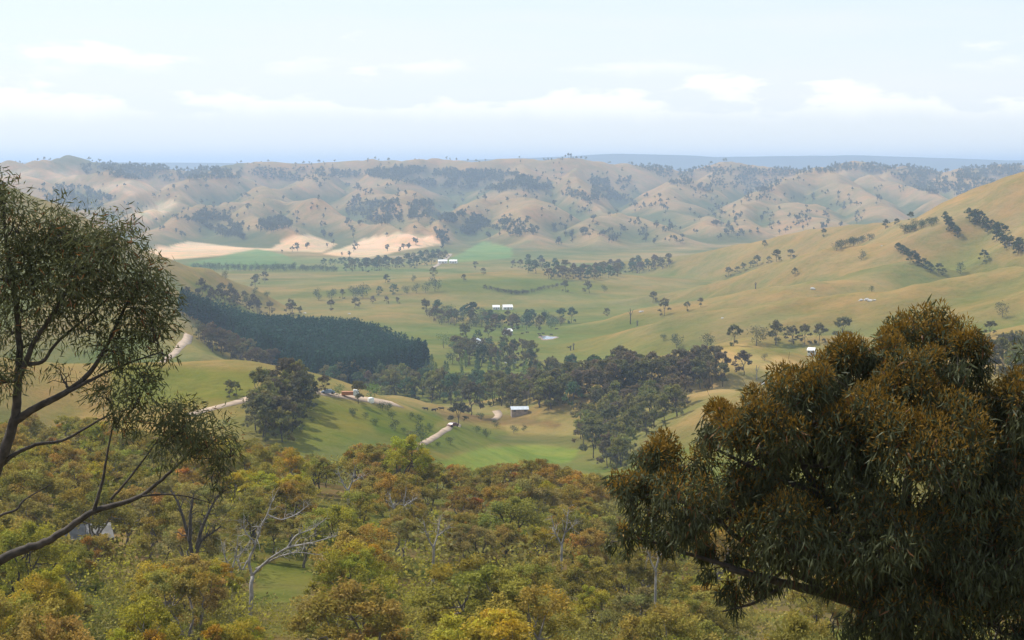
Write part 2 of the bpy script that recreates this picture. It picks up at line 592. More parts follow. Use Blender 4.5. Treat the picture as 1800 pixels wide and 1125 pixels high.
def tube(bag, pts, rad, sides=6, tint=(1, 1, 1), m=0):
    pts, rad = np.asarray(pts, float), np.asarray(rad, float)
    n = len(pts)
    tan_ = norm(np.gradient(pts, axis=0))
    ref = np.array([0.31, 0.17, 0.93]) if abs(tan_[:, 2]).mean() < 0.7 else np.array([0.95, 0.2, 0.1])
    s1 = norm(np.cross(tan_, ref))
    s2 = np.cross(tan_, s1)
    ang = np.arange(sides) * 2 * pi / sides
    V = pts[:, None] + rad[:, None, None] * (np.cos(ang)[None, :, None] * s1[:, None] + np.sin(ang)[None, :, None] * s2[:, None])
    i = np.arange(n - 1)[:, None] * sides
    j = np.arange(sides)[None]
    jn = (j + 1) % sides
    Q = np.stack([i + j, i + jn, i + sides + jn, i + sides + j], -1).reshape(-1, 4)
    bag.add(V.reshape(-1, 3), Q, tint, m)


def bend(a, b, n=6, sag=0.1, wob=0.06, rng=RNG):
    """a curved, slightly crooked line from a to b"""
    a, b = np.asarray(a, float), np.asarray(b, float)
    L = np.linalg.norm(b - a)
    t = np.linspace(0, 1, n)[:, None]
    off = rng.normal(0, wob * L, (n, 3)) * np.sin(t * pi)
    mid = np.array([0, 0, sag * L]) * np.sin(t * pi)
    return a + (b - a) * t + mid + off


def leaves(bag, C, D, L, W, tint, rng=RNG, curved=False, m=0):
    """C centres/bases, D directions; flat diamond or a leaf bent along its length"""
    N = len(C)
    D = norm(D)
    S = norm(np.cross(D, norm(rng.normal(0, 1, (N, 3)))))
    L, W = np.broadcast_to(L, N)[:, None], np.broadcast_to(W, N)[:, None]
    T = np.broadcast_to(tint, (N, 3))
    if not curved:
        V = np.stack([C - D * L / 2, C + S * W / 2 - D * L * 0.08, C + D * L / 2, C - S * W / 2 - D * L * 0.08], 1)
        Q = np.arange(N * 4).reshape(N, 4)
        bag.add(V.reshape(-1, 3), Q, np.repeat(T, 4, 0), m)
    else:
        Nn = np.cross(D, S)
        k = rng.uniform(-0.16, 0.16, (N, 1))
        a, mid, b = C, C + D * L * 0.42 + Nn * L * k, C + D * L + Nn * L * k * 0.2
        V = np.stack([a + S * W * 0.10, a - S * W * 0.10, mid + S * W * 0.5, mid - S * W * 0.5, b + S * W * 0.05, b - S * W * 0.05], 1)
        base = np.arange(N)[:, None] * 6
        Q = np.concatenate([base + np.array([0, 1, 3, 2]), base + np.array([2, 3, 5, 4])], 0)
        bag.add(V.reshape(-1, 3), Q, np.repeat(T, 6, 0), m)


def empty(name, loc, rz=0.0, sc=(1, 1, 1), label=None, cat=None, group=None):
    o = bpy.data.objects.new(name, None)
    COL.objects.link(o)
    o.location = [float(v) for v in loc]
    o.rotation_euler = (0, 0, rz)
    o.scale = sc
    o.empty_display_size = 0.5
    tag(o, label, cat, group)
    return o


def tag(o, label=None, cat=None, group=None, kind=None):
    if label:
        o['label'] = label
    if cat:
        o['category'] = cat
    if group:
        o['group'] = group
    if kind:
        o['kind'] = kind
    return o


def obj(name, me, parent=None, color=None, loc=None):
    o = bpy.data.objects.new(name, me)
    COL.objects.link(o)
    if parent:
        o.parent = parent
    if color is not None:
        o.color = (*[float(c) for c in color], 1)
    if loc is not None:
        o.location = [float(v) for v in loc]
    return o


# ------------------------------------------------------------------ ground sheet with its cover
def build_ground():
    px, py = project(GX, GY, GZ)
    py = np.where(GY > 1, py, 5000)
    lap = GZ - height_smooth()
    n1, n2 = fbm(GX / 160, GY / 160, 4, 71), fbm(GX / 55, GY / 55, 4, 75)
    tan_, green = np.array([.37, .280, .125]), np.array([.190, .225, .062])
    t = np.clip(0.5 + lap * 0.085 + (n1 - 0.5) * 2.4 + (n2 - 0.5) * 1.4, 0, 1)
    hi = smooth(-125, -70, GZ)
    farw = smooth(2300, 3200, GY)
    t_mid = np.clip(t * 0.9 + hi * 0.25 - 0.02, 0, 1)
    c = green + (tan_ - green) * t_mid[..., None]
    dry_far = np.array([.335, .225, .115])
    green_far = np.array([.125, .130, .052])
    cf = green_far + (dry_far - green_far) * np.clip(0.62 + lap * 0.06 + (n1 - 0.5) * 1.8 + (n2 - 0.5) * 1.5, 0, 1)[..., None]
    c = c + (cf - c) * farw[..., None]
    # right hill, upper part: dry
    rh = smooth(-100, -45, GZ) * smooth(60, 300, GX) * smooth(1100, 1500, GY) * smooth(2900, 2500, GY)
    c = c + (np.array([.42, .30, .165]) - c) * (rh * (0.30 + 0.6 * t))[..., None]
    # near woodland floor: litter, grass and bare soil
    nw = smooth(470, 380, GY) * smooth(-30, -10, near_hill(GX, GY) - floor_z(GY) - 30)
    nf = fbm(GX / 9, GY / 9, 3, 81)
    litter = np.array([.23, .165, .09]) + (np.array([.165, .175, .052]) - np.array([.23, .165, .09])) * smooth(0.36, 0.54, nf)[..., None]
    c = c + (litter - c) * nw[..., None]

    def patch(poly, y0, y1, col, soft=6, amt=1.0, rough=0.0):
        nonlocal c
        jx, jy = px + (n2 - 0.5) * rough * 2, py + (n1 - 0.5) * rough
        ins = inpoly(jx, jy, poly)
        d = polydist(jx, jy, poly)
        w = np.where(ins, smooth(0, soft, d + soft * 0.5), smooth(0, soft, soft * 0.5 - d)) * amt
        w = w * ((GY > y0) & (GY < y1))
        c = c + (np.array(col) - c) * w[..., None]
    # fields on the valley floor
    patch([(740, 820), (850, 786), (940, 782), (1020, 790), (1000, 812), (850, 830)], 540, 860, (.27, .34, .085), 6, 0.95, 9)
    patch([(700, 770), (760, 800), (860, 786), (900, 760), (800, 745)], 560, 900, (.15, .20, .05), 8, 0.7, 8)
    patch([(890, 738), (1015, 735), (1025, 768), (890, 760)], 650, 1000, (.37, .32, .145), 5, 0.85, 6)
    patch([(870, 765), (1030, 768), (1030, 782), (860, 780)], 650, 1000, (.16, .17, .07), 5, 0.7, 6)
    patch([(760, 727), (900, 732), (985, 744), (985, 752), (880, 748), (790, 738)], 650, 1000, (.25, .17, .09), 4, 0.8, 8)
    patch([(520, 690), (640, 708), (700, 725), (620, 770), (500, 800)], 430, 800, (.25, .245, .058), 20, 0.8, 10)
    patch([(640, 710), (760, 724), (780, 735), (740, 790), (660, 760)], 480, 900, (.16, .20, .042), 12, 0.8, 10)
    patch([(200, 640), (470, 650), (440, 700), (200, 720)], 430, 800, (.215, .235, .05), 14, 0.85, 10)
    patch([(1235, 622), (1300, 606), (1345, 616), (1420, 645), (1400, 655), (1260, 648)], 700, 1000, (.62, .44, .215), 6, 0.9, 5)
    patch([(1110, 690), (1170, 668), (1250, 670), (1290, 690), (1180, 704)], 600, 1000, (.52, .37, .19), 8, 0.8, 10)
    # pale stubble and crops on the far flats
    patch([(255, 440), (330, 424), (430, 434), (490, 438), (440, 446), (290, 455)], 2200, 3600, (.80, .54, .35), 3, 0.95, 6)
    patch([(470, 442), (500, 420), (545, 411), (590, 428), (570, 444)], 2200, 3600, (.72, .50, .32), 4, 0.9, 6)
    patch([(570, 448), (640, 420), (700, 410), (770, 417), (778, 430), (700, 442), (650, 455), (600, 452)], 2200, 3600, (.80, .55, .37), 3, 0.95, 6)
    patch([(330, 462), (450, 437), (500, 448), (530, 470), (400, 474), (330, 470)], 2000, 3300, (.17, .27, .10), 4, 0.9, 4)
    patch([(775, 462), (850, 424), (900, 436), (900, 452), (800, 462)], 2000, 3300, (.19, .29, .10), 4, 0.85, 5)
    patch([(480, 452), (780, 458), (640, 475), (500, 470)], 2000, 3000, (.22, .27, .11), 6, 0.6, 5)
    patch([(230, 375), (300, 350), (320, 360), (260, 392)], 2800, 4400, (.72, .52, .33), 6, 0.7, 10)
    patch([(160, 330), (230, 316), (300, 326), (230, 345)], 2800, 4800, (.62, .43, .28), 6, 0.6, 10)
    patch([(0, 298), (140, 304), (140, 320), (0, 318)], 2800, 5200, (.58, .42, .28), 6, 0.5, 8)
    patch([(90, 262), (430, 262), (430, 300), (250, 300), (90, 296)], 4000, 6500, (.12, .14, .08), 6, 0.7, 8)
    patch([(640, 296), (720, 292), (900, 303), (975, 334), (860, 338), (740, 328)], 3800, 5600, (.10, .105, .075), 5, 0.6, 5)
    # green flushes on the right hillside
    patch([(1540, 565), (1610, 500), (1800, 490), (1800, 560)], 900, 1400, (.25, .22, .085), 30, 0.4, 20)
    patch([(900, 600), (1100, 590), (1260, 610), (1180, 650), (980, 640)], 900, 1400, (.235, .245, .075), 20, 0.6, 15)
    patch([(1180, 640), (1400, 600), (1420, 612), (1350, 630)], 850, 1100, (.19, .23, .07), 8, 0.6, 10)
    # clearing in the near wood
    patch([(440, 1060), (470, 1005), (550, 1000), (555, 1045), (520, 1070)], 80, 330, (.225, .235, .07), 10, 0.7, 18)
    patch([(740, 1060), (770, 1020), (840, 1020), (850, 1060)], 80, 330, (.225, .235, .07), 10, 0.7, 18)
    patch([(90, 990), (120, 920), (320, 930), (330, 1010), (200, 1030)], 80, 400, (.45, .33, .20), 12, 0.6, 10)
    c = c + (np.array([.035, .048, .036]) - c) * smooth(7000, 7800, GY)[..., None]
    c = c * (np.array([.74, .72, .58]) + (1 - np.array([.74, .72, .58])) * farw[..., None])
    c = np.clip(c * (0.86 + 0.28 * n2[..., None]), 0.01, 0.9)
    V = np.stack([GX, GY, GZ], -1).reshape(-1, 3)
    i = np.arange(NA - 1)[:, None] * NR
    j = np.arange(NR - 1)[None]
    Q = np.stack([i + j, i + j + 1, i + NR + j + 1, i + NR + j], -1).reshape(-1, 4)[:, ::-1]
    me = quad_mesh('ground', V, Q, [M_GROUND], c.reshape(-1, 3), None, True, 'cover')
    o = obj('ground', me)
    tag(o, 'rolling pasture and hill country running back to the horizon', None, None, 'structure')
    return o


def height_smooth():
    z = GZ.copy()
    for _ in range(3):
        k = 9
        for ax in (0, 1):
            cs = np.cumsum(np.concatenate([np.repeat(z.take([0], ax), k + 1, ax), z, np.repeat(z.take([-1], ax), k, ax)], ax), ax)
            n = z.shape[ax]
            z = (cs.take(range(2 * k + 1, 2 * k + 1 + n), ax) - cs.take(range(0, n), ax)) / (2 * k + 1)
    return z


ground = build_ground()


# ------------------------------------------------------------------ roads, pond
def resample(P, step):
    P = np.asarray(P, float)
    d = np.concatenate([[0], np.cumsum(np.hypot(*np.diff(P[:, :2], axis=0).T))])
    s = np.linspace(0, d[-1], max(3, int(d[-1] / step)))
    return np.stack([np.interp(s, d, P[:, 0]), np.interp(s, d, P[:, 1])], 1)


def road(pix, width, label, y0=430, y1=3500, step=4.0, bank=0.0):
    px, py = np.array(pix, float).T
    X, Y, Z, _ = cast(px, py, y0, y1)
    P = resample(np.stack([X, Y], 1), step)
    for _ in range(3):
        P[1:-1] = (P[:-2] + 2 * P[1:-1] + P[2:]) / 4
    T = norm(np.gradient(P, axis=0))
    N = np.stack([-T[:, 1], T[:, 0]], 1)
    w = width * (0.9 + 0.25 * vnoise(np.arange(len(P)) * 0.4, np.zeros(len(P)), 3))
    cols = []
    for f, dz in ((-0.5, -0.5), (-0.5, 0.08), (0, 0.14), (0.5, 0.08), (0.5, -0.5)):
        q = P + N * (w * f)[:, None]
        cols.append(np.column_stack([q, gz(q[:, 0], q[:, 1]) + dz]))
    V = np.stack(cols, 1)
    n, k = V.shape[:2]
    i = np.arange(n - 1)[:, None] * k
    j = np.arange(k - 1)[None]
    Q = np.stack([i + j, i + k + j, i + k + j + 1, i + j + 1], -1).reshape(-1, 4)
    o = obj('dirt_road', quad_mesh('dirt_road', V.reshape(-1, 3), Q, [M_DIRT], None, None, True))
    tag(o, label, None, None, 'structure')
    return P


road([(332, 588), (326, 602), (308, 622), (282, 640)], 4.5, 'pale dirt road winding down the left hillside', 700, 1500)
R2 = road([(330, 730), (370, 721), (405, 711), (440, 702), (480, 690), (530, 683)], 4.5, 'dirt road cut across the near grassy spur', 430, 700)
road([(552, 690), (590, 695), (625, 701), (660, 706), (700, 712)], 5.0, 'pinkish dirt road along the top of the grassy slope', 450, 900)
road([(700, 800), (735, 785), (765, 768), (790, 754), (806, 745)], 1.9, 'pale dirt road climbing under a leaning tree to the valley paddocks', 480, 900)
road([(868, 738), (880, 733), (876, 727), (872, 722)], 3.2, 'short pale bend of dirt road beside the straw paddock', 600, 1100)
road([(762, 470), (772, 464), (784, 455), (792, 446)], 6.0, 'pale farm track beside the far green crop', 2000, 3300, 8)
road([(620, 455), (680, 452), (735, 448)], 7.0, 'pale track along the edge of the far stubble field', 2000, 3300, 8)


def pond():
    X, Y, Z, _ = cast([963], [594], 700, 1700)
    X, Y = X[0], Y[0]
    a = np.linspace(0, 2 * pi, 29)[:-1]
    r = 1 + 0.18 * np.sin(a * 3 + 1) + 0.1 * np.sin(a * 5)
    x, y = X + 5.2 * r * np.cos(a), Y + 13 * r * np.sin(a)
    z = gz(x, y).max() + 0.12
    bag = Bag()
    ins = np.column_stack([x, y, np.full(28, z)])
    bank = np.column_stack([X + 7.4 * r * np.cos(a), Y + 17 * r * np.sin(a), np.zeros(28)])
    bank[:, 2] = gz(bank[:, 0], bank[:, 1]) - 0.3
    lip = np.column_stack([X + 5.7 * r * np.cos(a), Y + 14 * r * np.sin(a), np.full(28, z + 0.25)])
    j = np.arange(28)
    jn = (j + 1) % 28
    bag.add(np.concatenate([ins, lip, bank]), np.concatenate([np.stack([j, jn, jn + 28, j + 28], 1), np.stack([j + 28, jn + 28, jn + 56, j + 56], 1)]))
    o = obj('pond_bank', quad_mesh('pond_bank', *bag.arrays()[:2], [M_BANK], None, None, True))
    tag(o, 'low bare earth bank round the farm pond', None, None, 'structure')
    me = bpy.data.meshes.new('pond')
    me.from_pydata([tuple(v) for v in np.column_stack([X + 5.5 * r * np.cos(a), Y + 13.6 * r * np.sin(a), np.full(28, z + 0.05)])], [], [list(range(28))])
    me.materials.append(M_WATER)
    tag(obj('pond', me), 'small grey farm pond on the green hillside', None, None, 'structure')


pond()

# ------------------------------------------------------------------ tree kinds (local size: 1 unit = 1 m)
def gum_variant(seed, h=10.0, spread=3.6, leaves_per=230, card=0.36, clumps=11, limb_n=4, low=0.42, warm=0.5):
    r = np.random.default_rng(seed)
    wood, leaf = Bag(), Bag()
    lean = np.array([r.normal(0, 0.07) * h, r.normal(0, 0.07) * h, 0])
    fork = np.array([0, 0, h * r.uniform(0.22, 0.4)]) + lean * 0.4
    tr = 0.018 * h * r.uniform(0.8, 1.2)
    tube(wood, bend((0, 0, -1.2), fork, 5, 0, 0.03, r), np.linspace(tr * 1.25, tr * 0.85, 5), 6)
    cents = []
    for i in range(clumps):
        a = i * 2.399 + r.uniform(-0.5, 0.5)
        q = math.sqrt((i + 0.6) / clumps) * r.uniform(0.8, 1.1)
        zt = 1 - 0.38 * q ** 1.6 + r.uniform(-0.10, 0.06)
        if i > clumps * 0.6:
            zt = r.uniform(low + 0.06, 0.75)
        rad = spread * r.uniform(0.26, 0.44)
        cents.append((np.array([cos(a) * q * (spread - rad * 0.4), sin(a) * q * (spread - rad * 0.4), h * zt - rad * 0.55]) + lean, rad))
    limbs = []
    for i in range(limb_n):
        a = i * 2 * pi / limb_n + r.uniform(-0.6, 0.6)
        q = spread * r.uniform(0.25, 0.5)
        e = np.array([cos(a) * q, sin(a) * q, h * r.uniform(0.55, 0.72)]) + lean * 0.8
        L = bend(fork + r.normal(0, tr * 0.3, 3), e, 6, 0.03, 0.05, r)
        tube(wood, L, np.linspace(tr * 0.7, tr * 0.35, 6), 5)
        limbs.append(L)
    allp = np.concatenate([x[2:] for x in limbs])
    for c, rad in cents:
        k = np.argmin(np.linalg.norm(allp - c, axis=1) + 0.8 * np.maximum(allp[:, 2] - c[2], 0))
        tube(wood, bend(allp[k], c + (0, 0, -rad * 0.2), 5, -0.04, 0.06, r), np.linspace(tr * 0.33, tr * 0.10, 5), 4)
        if r.random() < 0.5:
            tube(wood, bend(allp[k], c + r.normal(0, rad * 0.7, 3), 4, -0.05, 0.08, r), np.linspace(tr * 0.2, tr * 0.06, 4), 3)
        hue = 1 + r.normal(0, 1, 3) * np.array([.07, .05, .08]) * (1.0 if card < 0.5 else 0.6)
        if r.random() < 0.10 and card < 0.5:
            hue = hue * (1.22, .95, .8)
        # tufts in the clump
        nt = 7
        U = norm(r.normal(0, 1, (nt, 3)) + (0, 0, 0.55))
        tc_ = c + U * rad * r.uniform(0.35, 0.95, (nt, 1)) * (1.12, 1.12, 0.72)
        k = r.integers(0, nt, leaves_per)
        D = norm(r.normal(0, 1, (leaves_per, 3)))
        pos = tc_[k] + D * (rad * 0.42 * r.random((leaves_per, 1)) ** 0.45) * (1, 1, 0.8)
        out = norm(pos - c)
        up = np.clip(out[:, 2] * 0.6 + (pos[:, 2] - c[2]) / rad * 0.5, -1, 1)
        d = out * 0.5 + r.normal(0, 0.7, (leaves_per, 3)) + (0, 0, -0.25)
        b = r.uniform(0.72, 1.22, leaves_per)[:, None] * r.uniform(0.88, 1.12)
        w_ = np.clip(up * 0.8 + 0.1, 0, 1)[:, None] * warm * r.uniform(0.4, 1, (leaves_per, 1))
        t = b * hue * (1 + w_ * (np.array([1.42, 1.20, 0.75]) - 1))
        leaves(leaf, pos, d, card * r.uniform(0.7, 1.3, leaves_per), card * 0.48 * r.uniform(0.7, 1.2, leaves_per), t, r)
    return wood, leaf


def pine_variant(seed, h=17.0, base=2.7, n=300):
    r = np.random.default_rng(seed)
    wood, leaf = Bag(), Bag()
    tube(wood, np.array([[0, 0, -1.0], [0, 0, h * 0.5], [0, 0, h * 0.97]]), [0.22, 0.14, 0.03], 5)
    z = h * (0.16 + 0.82 * r.random(n) ** 0.9)
    a = r.uniform(0, 2 * pi, n)
    prof = base * np.clip((1 - z / h) * 1.7, 0.05, 1) ** 0.6
    q = prof * r.uniform(0.35, 1.0, n)
    C = np.column_stack([np.cos(a) * q, np.sin(a) * q, z])
    D = np.column_stack([np.cos(a), np.sin(a), r.uniform(-0.15, 0.7, n)])
    t = r.uniform(0.7, 1.25, n)[:, None] * np.ones(3)
    leaves(leaf, C, D, (0.5 + prof * 0.55) * r.uniform(0.8, 1.3, n), (0.35 + prof * 0.28), t, r)
    leaves(leaf, np.array([[0, 0, h - 0.3]] * 3), np.array([[0.05, 0, 1]] * 3), 1.0, 0.5, (1, 1, 1), r)
    return wood, leaf


def poplar_variant(seed, h=18.0, w=2.0, n=420):
    r = np.random.default_rng(seed)
    wood, leaf = Bag(), Bag()
    tube(wood, bend((0, 0, -1), (0, 0, h * 0.9), 5, 0, 0.01, r), np.linspace(0.28, 0.05, 5), 5)
    z = h * r.uniform(0.1, 1.0, n)
    prof = w * np.sin(np.clip(z / h, 0.06, 0.985) ** 0.75 * pi) ** 0.6 * (0.75 + 0.5 * vnoise(z * 0.7, np.full(n, seed * 1.7), 4))
    a = r.uniform(0, 2 * pi, n)
    q = prof * np.sqrt(r.random(n))
    C = np.column_stack([np.cos(a) * q, np.sin(a) * q, z])
    D = np.column_stack([np.cos(a), np.sin(a), r.uniform(0.3, 1.4, n)])
    leaves(leaf, C, D, r.uniform(0.6, 1.2, n), r.uniform(0.4, 0.75, n), r.uniform(0.7, 1.25, n)[:, None] * np.ones(3), r)
    return wood, leaf


def dome_variant(seed, h=8.0, n=380, width=0.52, low=0.08, card=0.62):
    """dense rounded crown to the ground: willows, cypresses, shrubs"""
    r = np.random.default_rng(seed)
    wood, leaf = Bag(), Bag()
    tube(wood, bend((0, 0, -0.8), (0, 0, h * 0.6), 4, 0, 0.02, r), np.linspace(0.02 * h, 0.008 * h, 4), 5)
    k = 9
    U = norm(r.normal(0, 1, (k, 3)))
    cs = np.array([0, 0, h * 0.55]) + U * np.array([h * width * 0.5, h * width * 0.5, h * 0.27])
    i = r.integers(0, k, n)
    D = norm(r.normal(0, 1, (n, 3)))
    C = cs[i] + D * h * 0.25 * r.random((n, 1)) ** 0.4
    C[:, 2] = np.maximum(C[:, 2], h * low + r.uniform(0, 0.1 * h, n))
    leaves(leaf, C, D + r.normal(0, 0.5, (n, 3)), card * r.uniform(0.7, 1.4, n) * h / 8, card * 0.6 * r.uniform(0.7, 1.2, n) * h / 8, r.uniform(0.7, 1.25, n)[:, None] * np.ones(3), r)
    return wood, leaf


def far_variant(seed, h=9.0, n=110, spread=3.8):
    r = np.random.default_rng(seed)
    bag = Bag()
    tube(bag, np.array([[0, 0, -1.5], [0.2, 0.1, h * 0.35], [0.3, 0.2, h * 0.7]]), [0.3, 0.25, 0.12], 4, m=1)
    k = 6
    U = norm(r.normal(0, 1, (k, 3)))
    cs = np.array([0, 0, h * 0.63]) + U * np.array([spread * 0.55, spread * 0.55, h * 0.2])
    i = r.integers(0, k, n)
    D = norm(r.normal(0, 1, (n, 3)))
    C = cs[i] + D * spread * 0.45 * r.random((n, 1)) ** 0.4
    leaves(bag, C, D + r.normal(0, 0.5, (n, 3)), r.uniform(1.3, 2.2, n) * (110 / n) ** 0.35, r.uniform(0.9, 1.4, n) * (110 / n) ** 0.35, r.uniform(0.75, 1.2, n)[:, None] * np.ones(3), r, m=0)
    return bag


def meshes(kind, builder, seeds, leafmat, barkmat=M_BARK, pale=False, **kw):
    res = []
    for s in seeds:
        w, l = builder(s, **kw)
        bark = M_BARK_PALE if pale and s % 2 else barkmat
        res.append((w.mesh(kind + '_trunk', [bark], True), l.mesh(kind + '_crown', [leafmat])))
    return res


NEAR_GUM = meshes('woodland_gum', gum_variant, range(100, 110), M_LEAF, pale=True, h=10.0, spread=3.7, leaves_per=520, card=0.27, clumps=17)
MID_GUM = meshes('valley_gum', gum_variant, range(200, 207), M_LEAF, h=12.0, spread=4.6, leaves_per=105, card=0.95, clumps=15, warm=0.25, low=0.10)
PINE_RAW = [pine_variant(s) for s in range(300, 306)]
PINES = [(w.mesh('pine_trunk', [M_BARK], True), l.mesh('pine_crown', [M_PINE])) for w, l in PINE_RAW]
POPLARS = meshes('poplar', poplar_variant, range(400, 404), M_LEAF)
DOMES = meshes('dome', dome_variant, range(500, 505), M_LEAF)
FAR_RAW = [far_variant(s) for s in range(600, 606)]
FAR = [b.mesh('hillside_tree', [M_LEAF, M_BARK]) for b in FAR_RAW]


def plant(name, label, kindset, X, Y, h, href, color, group, wide=1.0, z=None, cat='tree', rnd=random):
    w, l = kindset[rnd.randrange(len(kindset))]
    s = h / href
    zz = float(gz(X, Y)) if z is None else z
    t = empty(name, (X, Y, zz), rnd.uniform(0, 2 * pi), (s * wide, s * wide, s), label, cat, group)
    obj('trunk', w, t)
    obj('crown', l, t, color)
    return t


def merge(raw_list, X, Y, Z, scl, wide, cols, rot, pick, leafm=0, woodm=1):
    VV, QQ, TT, MM, n = [], [], [], [], 0
    for i in range(len(X)):
        V, Q, T, Mi = raw_list[pick[i]]
        c, s = cos(rot[i]), sin(rot[i])
        W = np.empty_like(V)
        W[:, 0] = (V[:, 0] * c - V[:, 1] * s) * scl[i] * wide[i] + X[i]
        W[:, 1] = (V[:, 0] * s + V[:, 1] * c) * scl[i] * wide[i] + Y[i]
        W[:, 2] = V[:, 2] * scl[i] + Z[i]
        VV.append(W)
        QQ.append(Q + n)
        TT.append(T * cols[i])
        MM.append(Mi)
        n += len(V)
    return np.concatenate(VV), np.concatenate(QQ), np.concatenate(TT), np.concatenate(MM)


def vary(c, amt=0.14):
    k = 1 + random.uniform(-amt, amt)
    return tuple(max(0.004, v * k * (1 + random.uniform(-amt * 0.5, amt * 0.5))) for v in c)


# ------------------------------------------------------------------ near woodland on the slope below the viewer
OLIVE, RUST, YELLOW, GREY, BROWN = (.268, .236, .046), (.330, .228, .050), (.360, .322, .036), (.268, .236, .072), (.300, .238, .052)
TOPX = [-300, 0, 60, 130, 200, 330, 430, 520, 600, 640, 690, 735, 770, 830, 900, 960, 1010, 1060, 1120, 1250, 1500, 2100]
TOPY = [690, 738, 716, 722, 742, 762, 764, 790, 798, 772, 762, 780, 812, 812, 806, 790, 800, 822, 858, 880, 860, 820]
CLEAR = [[(450, 1065), (462, 1010), (545, 1005), (540, 1055)], [(765, 1055), (775, 1028), (830, 1025), (840, 1055)]]
near_xy = []
KIN = {
    'olive': (OLIVE, 'olive gum tree', 'olive crowned gum tree in the near woodland'),
    'rust': (RUST, 'rust', 'rusty orange crowned gum tree in the near woodland'),
    'yellow': (YELLOW, 'yellow', 'bright yellow-green crowned gum tree in the near woodland'),
    'grey': (GREY, 'grey', 'grey-green thin crowned gum tree in the near woodland'),
    'brown': (BROWN, 'brown', 'dull brown crowned gum tree in the near woodland'),
}


def near_tree(X, Y, h, key, label=None, group=None, wide=1.0):
    c, _, lab = KIN[key]
    near_xy.append((X, Y))
    return plant('woodland_gum_tree', label or lab, NEAR_GUM, X, Y, h, 10.0, vary(c, 0.16), group or 'gum trees of the near woodland, ' + key, wide)


SPECIAL = [
    (690, 762, 285, 'yellow', 'tall yellow-topped gum tree standing highest on the woodland edge', 1.0),
    (640, 775, 290, 'olive', 'broad olive gum tree left of the tallest one on the woodland edge', 1.1),
    (955, 838, 270, 'yellow', 'lime green crowned gum tree below the bright green paddock', 1.2),
    (860, 850, 262, 'rust', 'orange crowned gum tree below the bright green paddock', 1.2),
    (640, 948, 178, 'yellow', 'yellow gum tree on forked trunks beside the grassy clearing', 1.0),
    (620, 925, 186, 'rust', 'wide rusty gum tree behind the yellow one by the clearing', 1.4),
    (40, 900, 165, 'yellow', 'yellow-green gum tree at the left edge above the grey roof', 1.0),
    (55, 985, 140, 'yellow', 'yellow-green gum tree low at the left edge', 0.9),
    (225, 1060, 118, 'yellow', 'yellow-green young gum tree low in the left woodland', 1.0),
    (50, 1060, 110, 'rust', 'dark rusty gum tree in the lower left corner', 1.0),
    (650, 1020, 126, 'olive', 'big spreading olive gum tree at the bottom of the woodland', 1.35),
    (870, 975, 150, 'olive', 'broad olive gum tree on several pale stems mid woodland', 1.4),
    (500, 792, 280, 'yellow', 'golden green gum tree at the upper edge of the left woodland', 1.1),
    (95, 925, 188, 'olive', 'olive gum tree standing in front of the grey roofed house', 1.1),
    (165, 935, 186, 'brown', 'brown gum tree at the right corner of the grey roofed house', 1.1),
    (128, 965, 170, 'olive', 'low olive gum tree below the grey roofed house', 1.0),
    (1375, 1062, 70, 'brown', 'dark young gum tree under the big foreground crown', 0.8),
]
for px_, ytop, Y, key, lab, wd in SPECIAL:
    a_, c_ = ray(px_, ytop)
    X = float(a_) * Y
    h = float(c_) * Y - float(gz(X, Y))
    near_tree(X, Y, min(max(h, 4.5), 15.0), key, lab, 'single gum trees of the near woodland', wd)
tries = 0
while len(near_xy) < 292 and tries < 30000:
    tries += 1
    Y = math.sqrt(random.uniform(96 ** 2, 385 ** 2))
    pxx = random.uniform(-110, 1300) if random.random() < 0.95 else random.uniform(1300, 1850)
    a_, c_ = ray(pxx, 800)
    X = float(a_) * Y
    z = float(gz(X, Y))
    _, pyb = project(X, Y, z)
    h = random.uniform(5.8, 9.8) if random.random() < 0.9 else random.uniform(4.0, 6.0)
    _, ytop = project(X, Y, z + h)
    lim = np.interp(pxx, TOPX, TOPY) + random.uniform(0, 14)
    if ytop < lim:
        need = float(ray(pxx, lim)[1]) * Y - z
        if need < 4.2:
            continue
        h = need
        if h > 12.5:
            continue
    if pyb > 1330:
        continue
    if any(inpoly(np.array([pxx]), np.array([float(pyb)]), c)[0] for c in CLEAR):
        continue
    # keep clearings open: nothing tall right in front of them
    blocked = False
    for c in CLEAR:
        cx = [p[0] for p in c]
        cy_ = [p[1] for p in c]
        if min(cx) - 5 < pxx < max(cx) + 5 and ytop < max(cy_) - 22 and pyb > min(cy_) - 5:
            blocked = True
    if blocked:
        continue
    mind = 3.0 + Y * 0.004
    if any((X - x) ** 2 + (Y - y) ** 2 < mind * mind for x, y in near_xy):
        continue
    u = random.random()
    key = 'olive' if u < 0.42 else 'brown' if u < 0.63 else 'grey' if u < 0.78 else 'rust' if u < 0.86 else 'yellow'
    near_tree(X, Y, h, key, wide=random.uniform(0.95, 1.35))


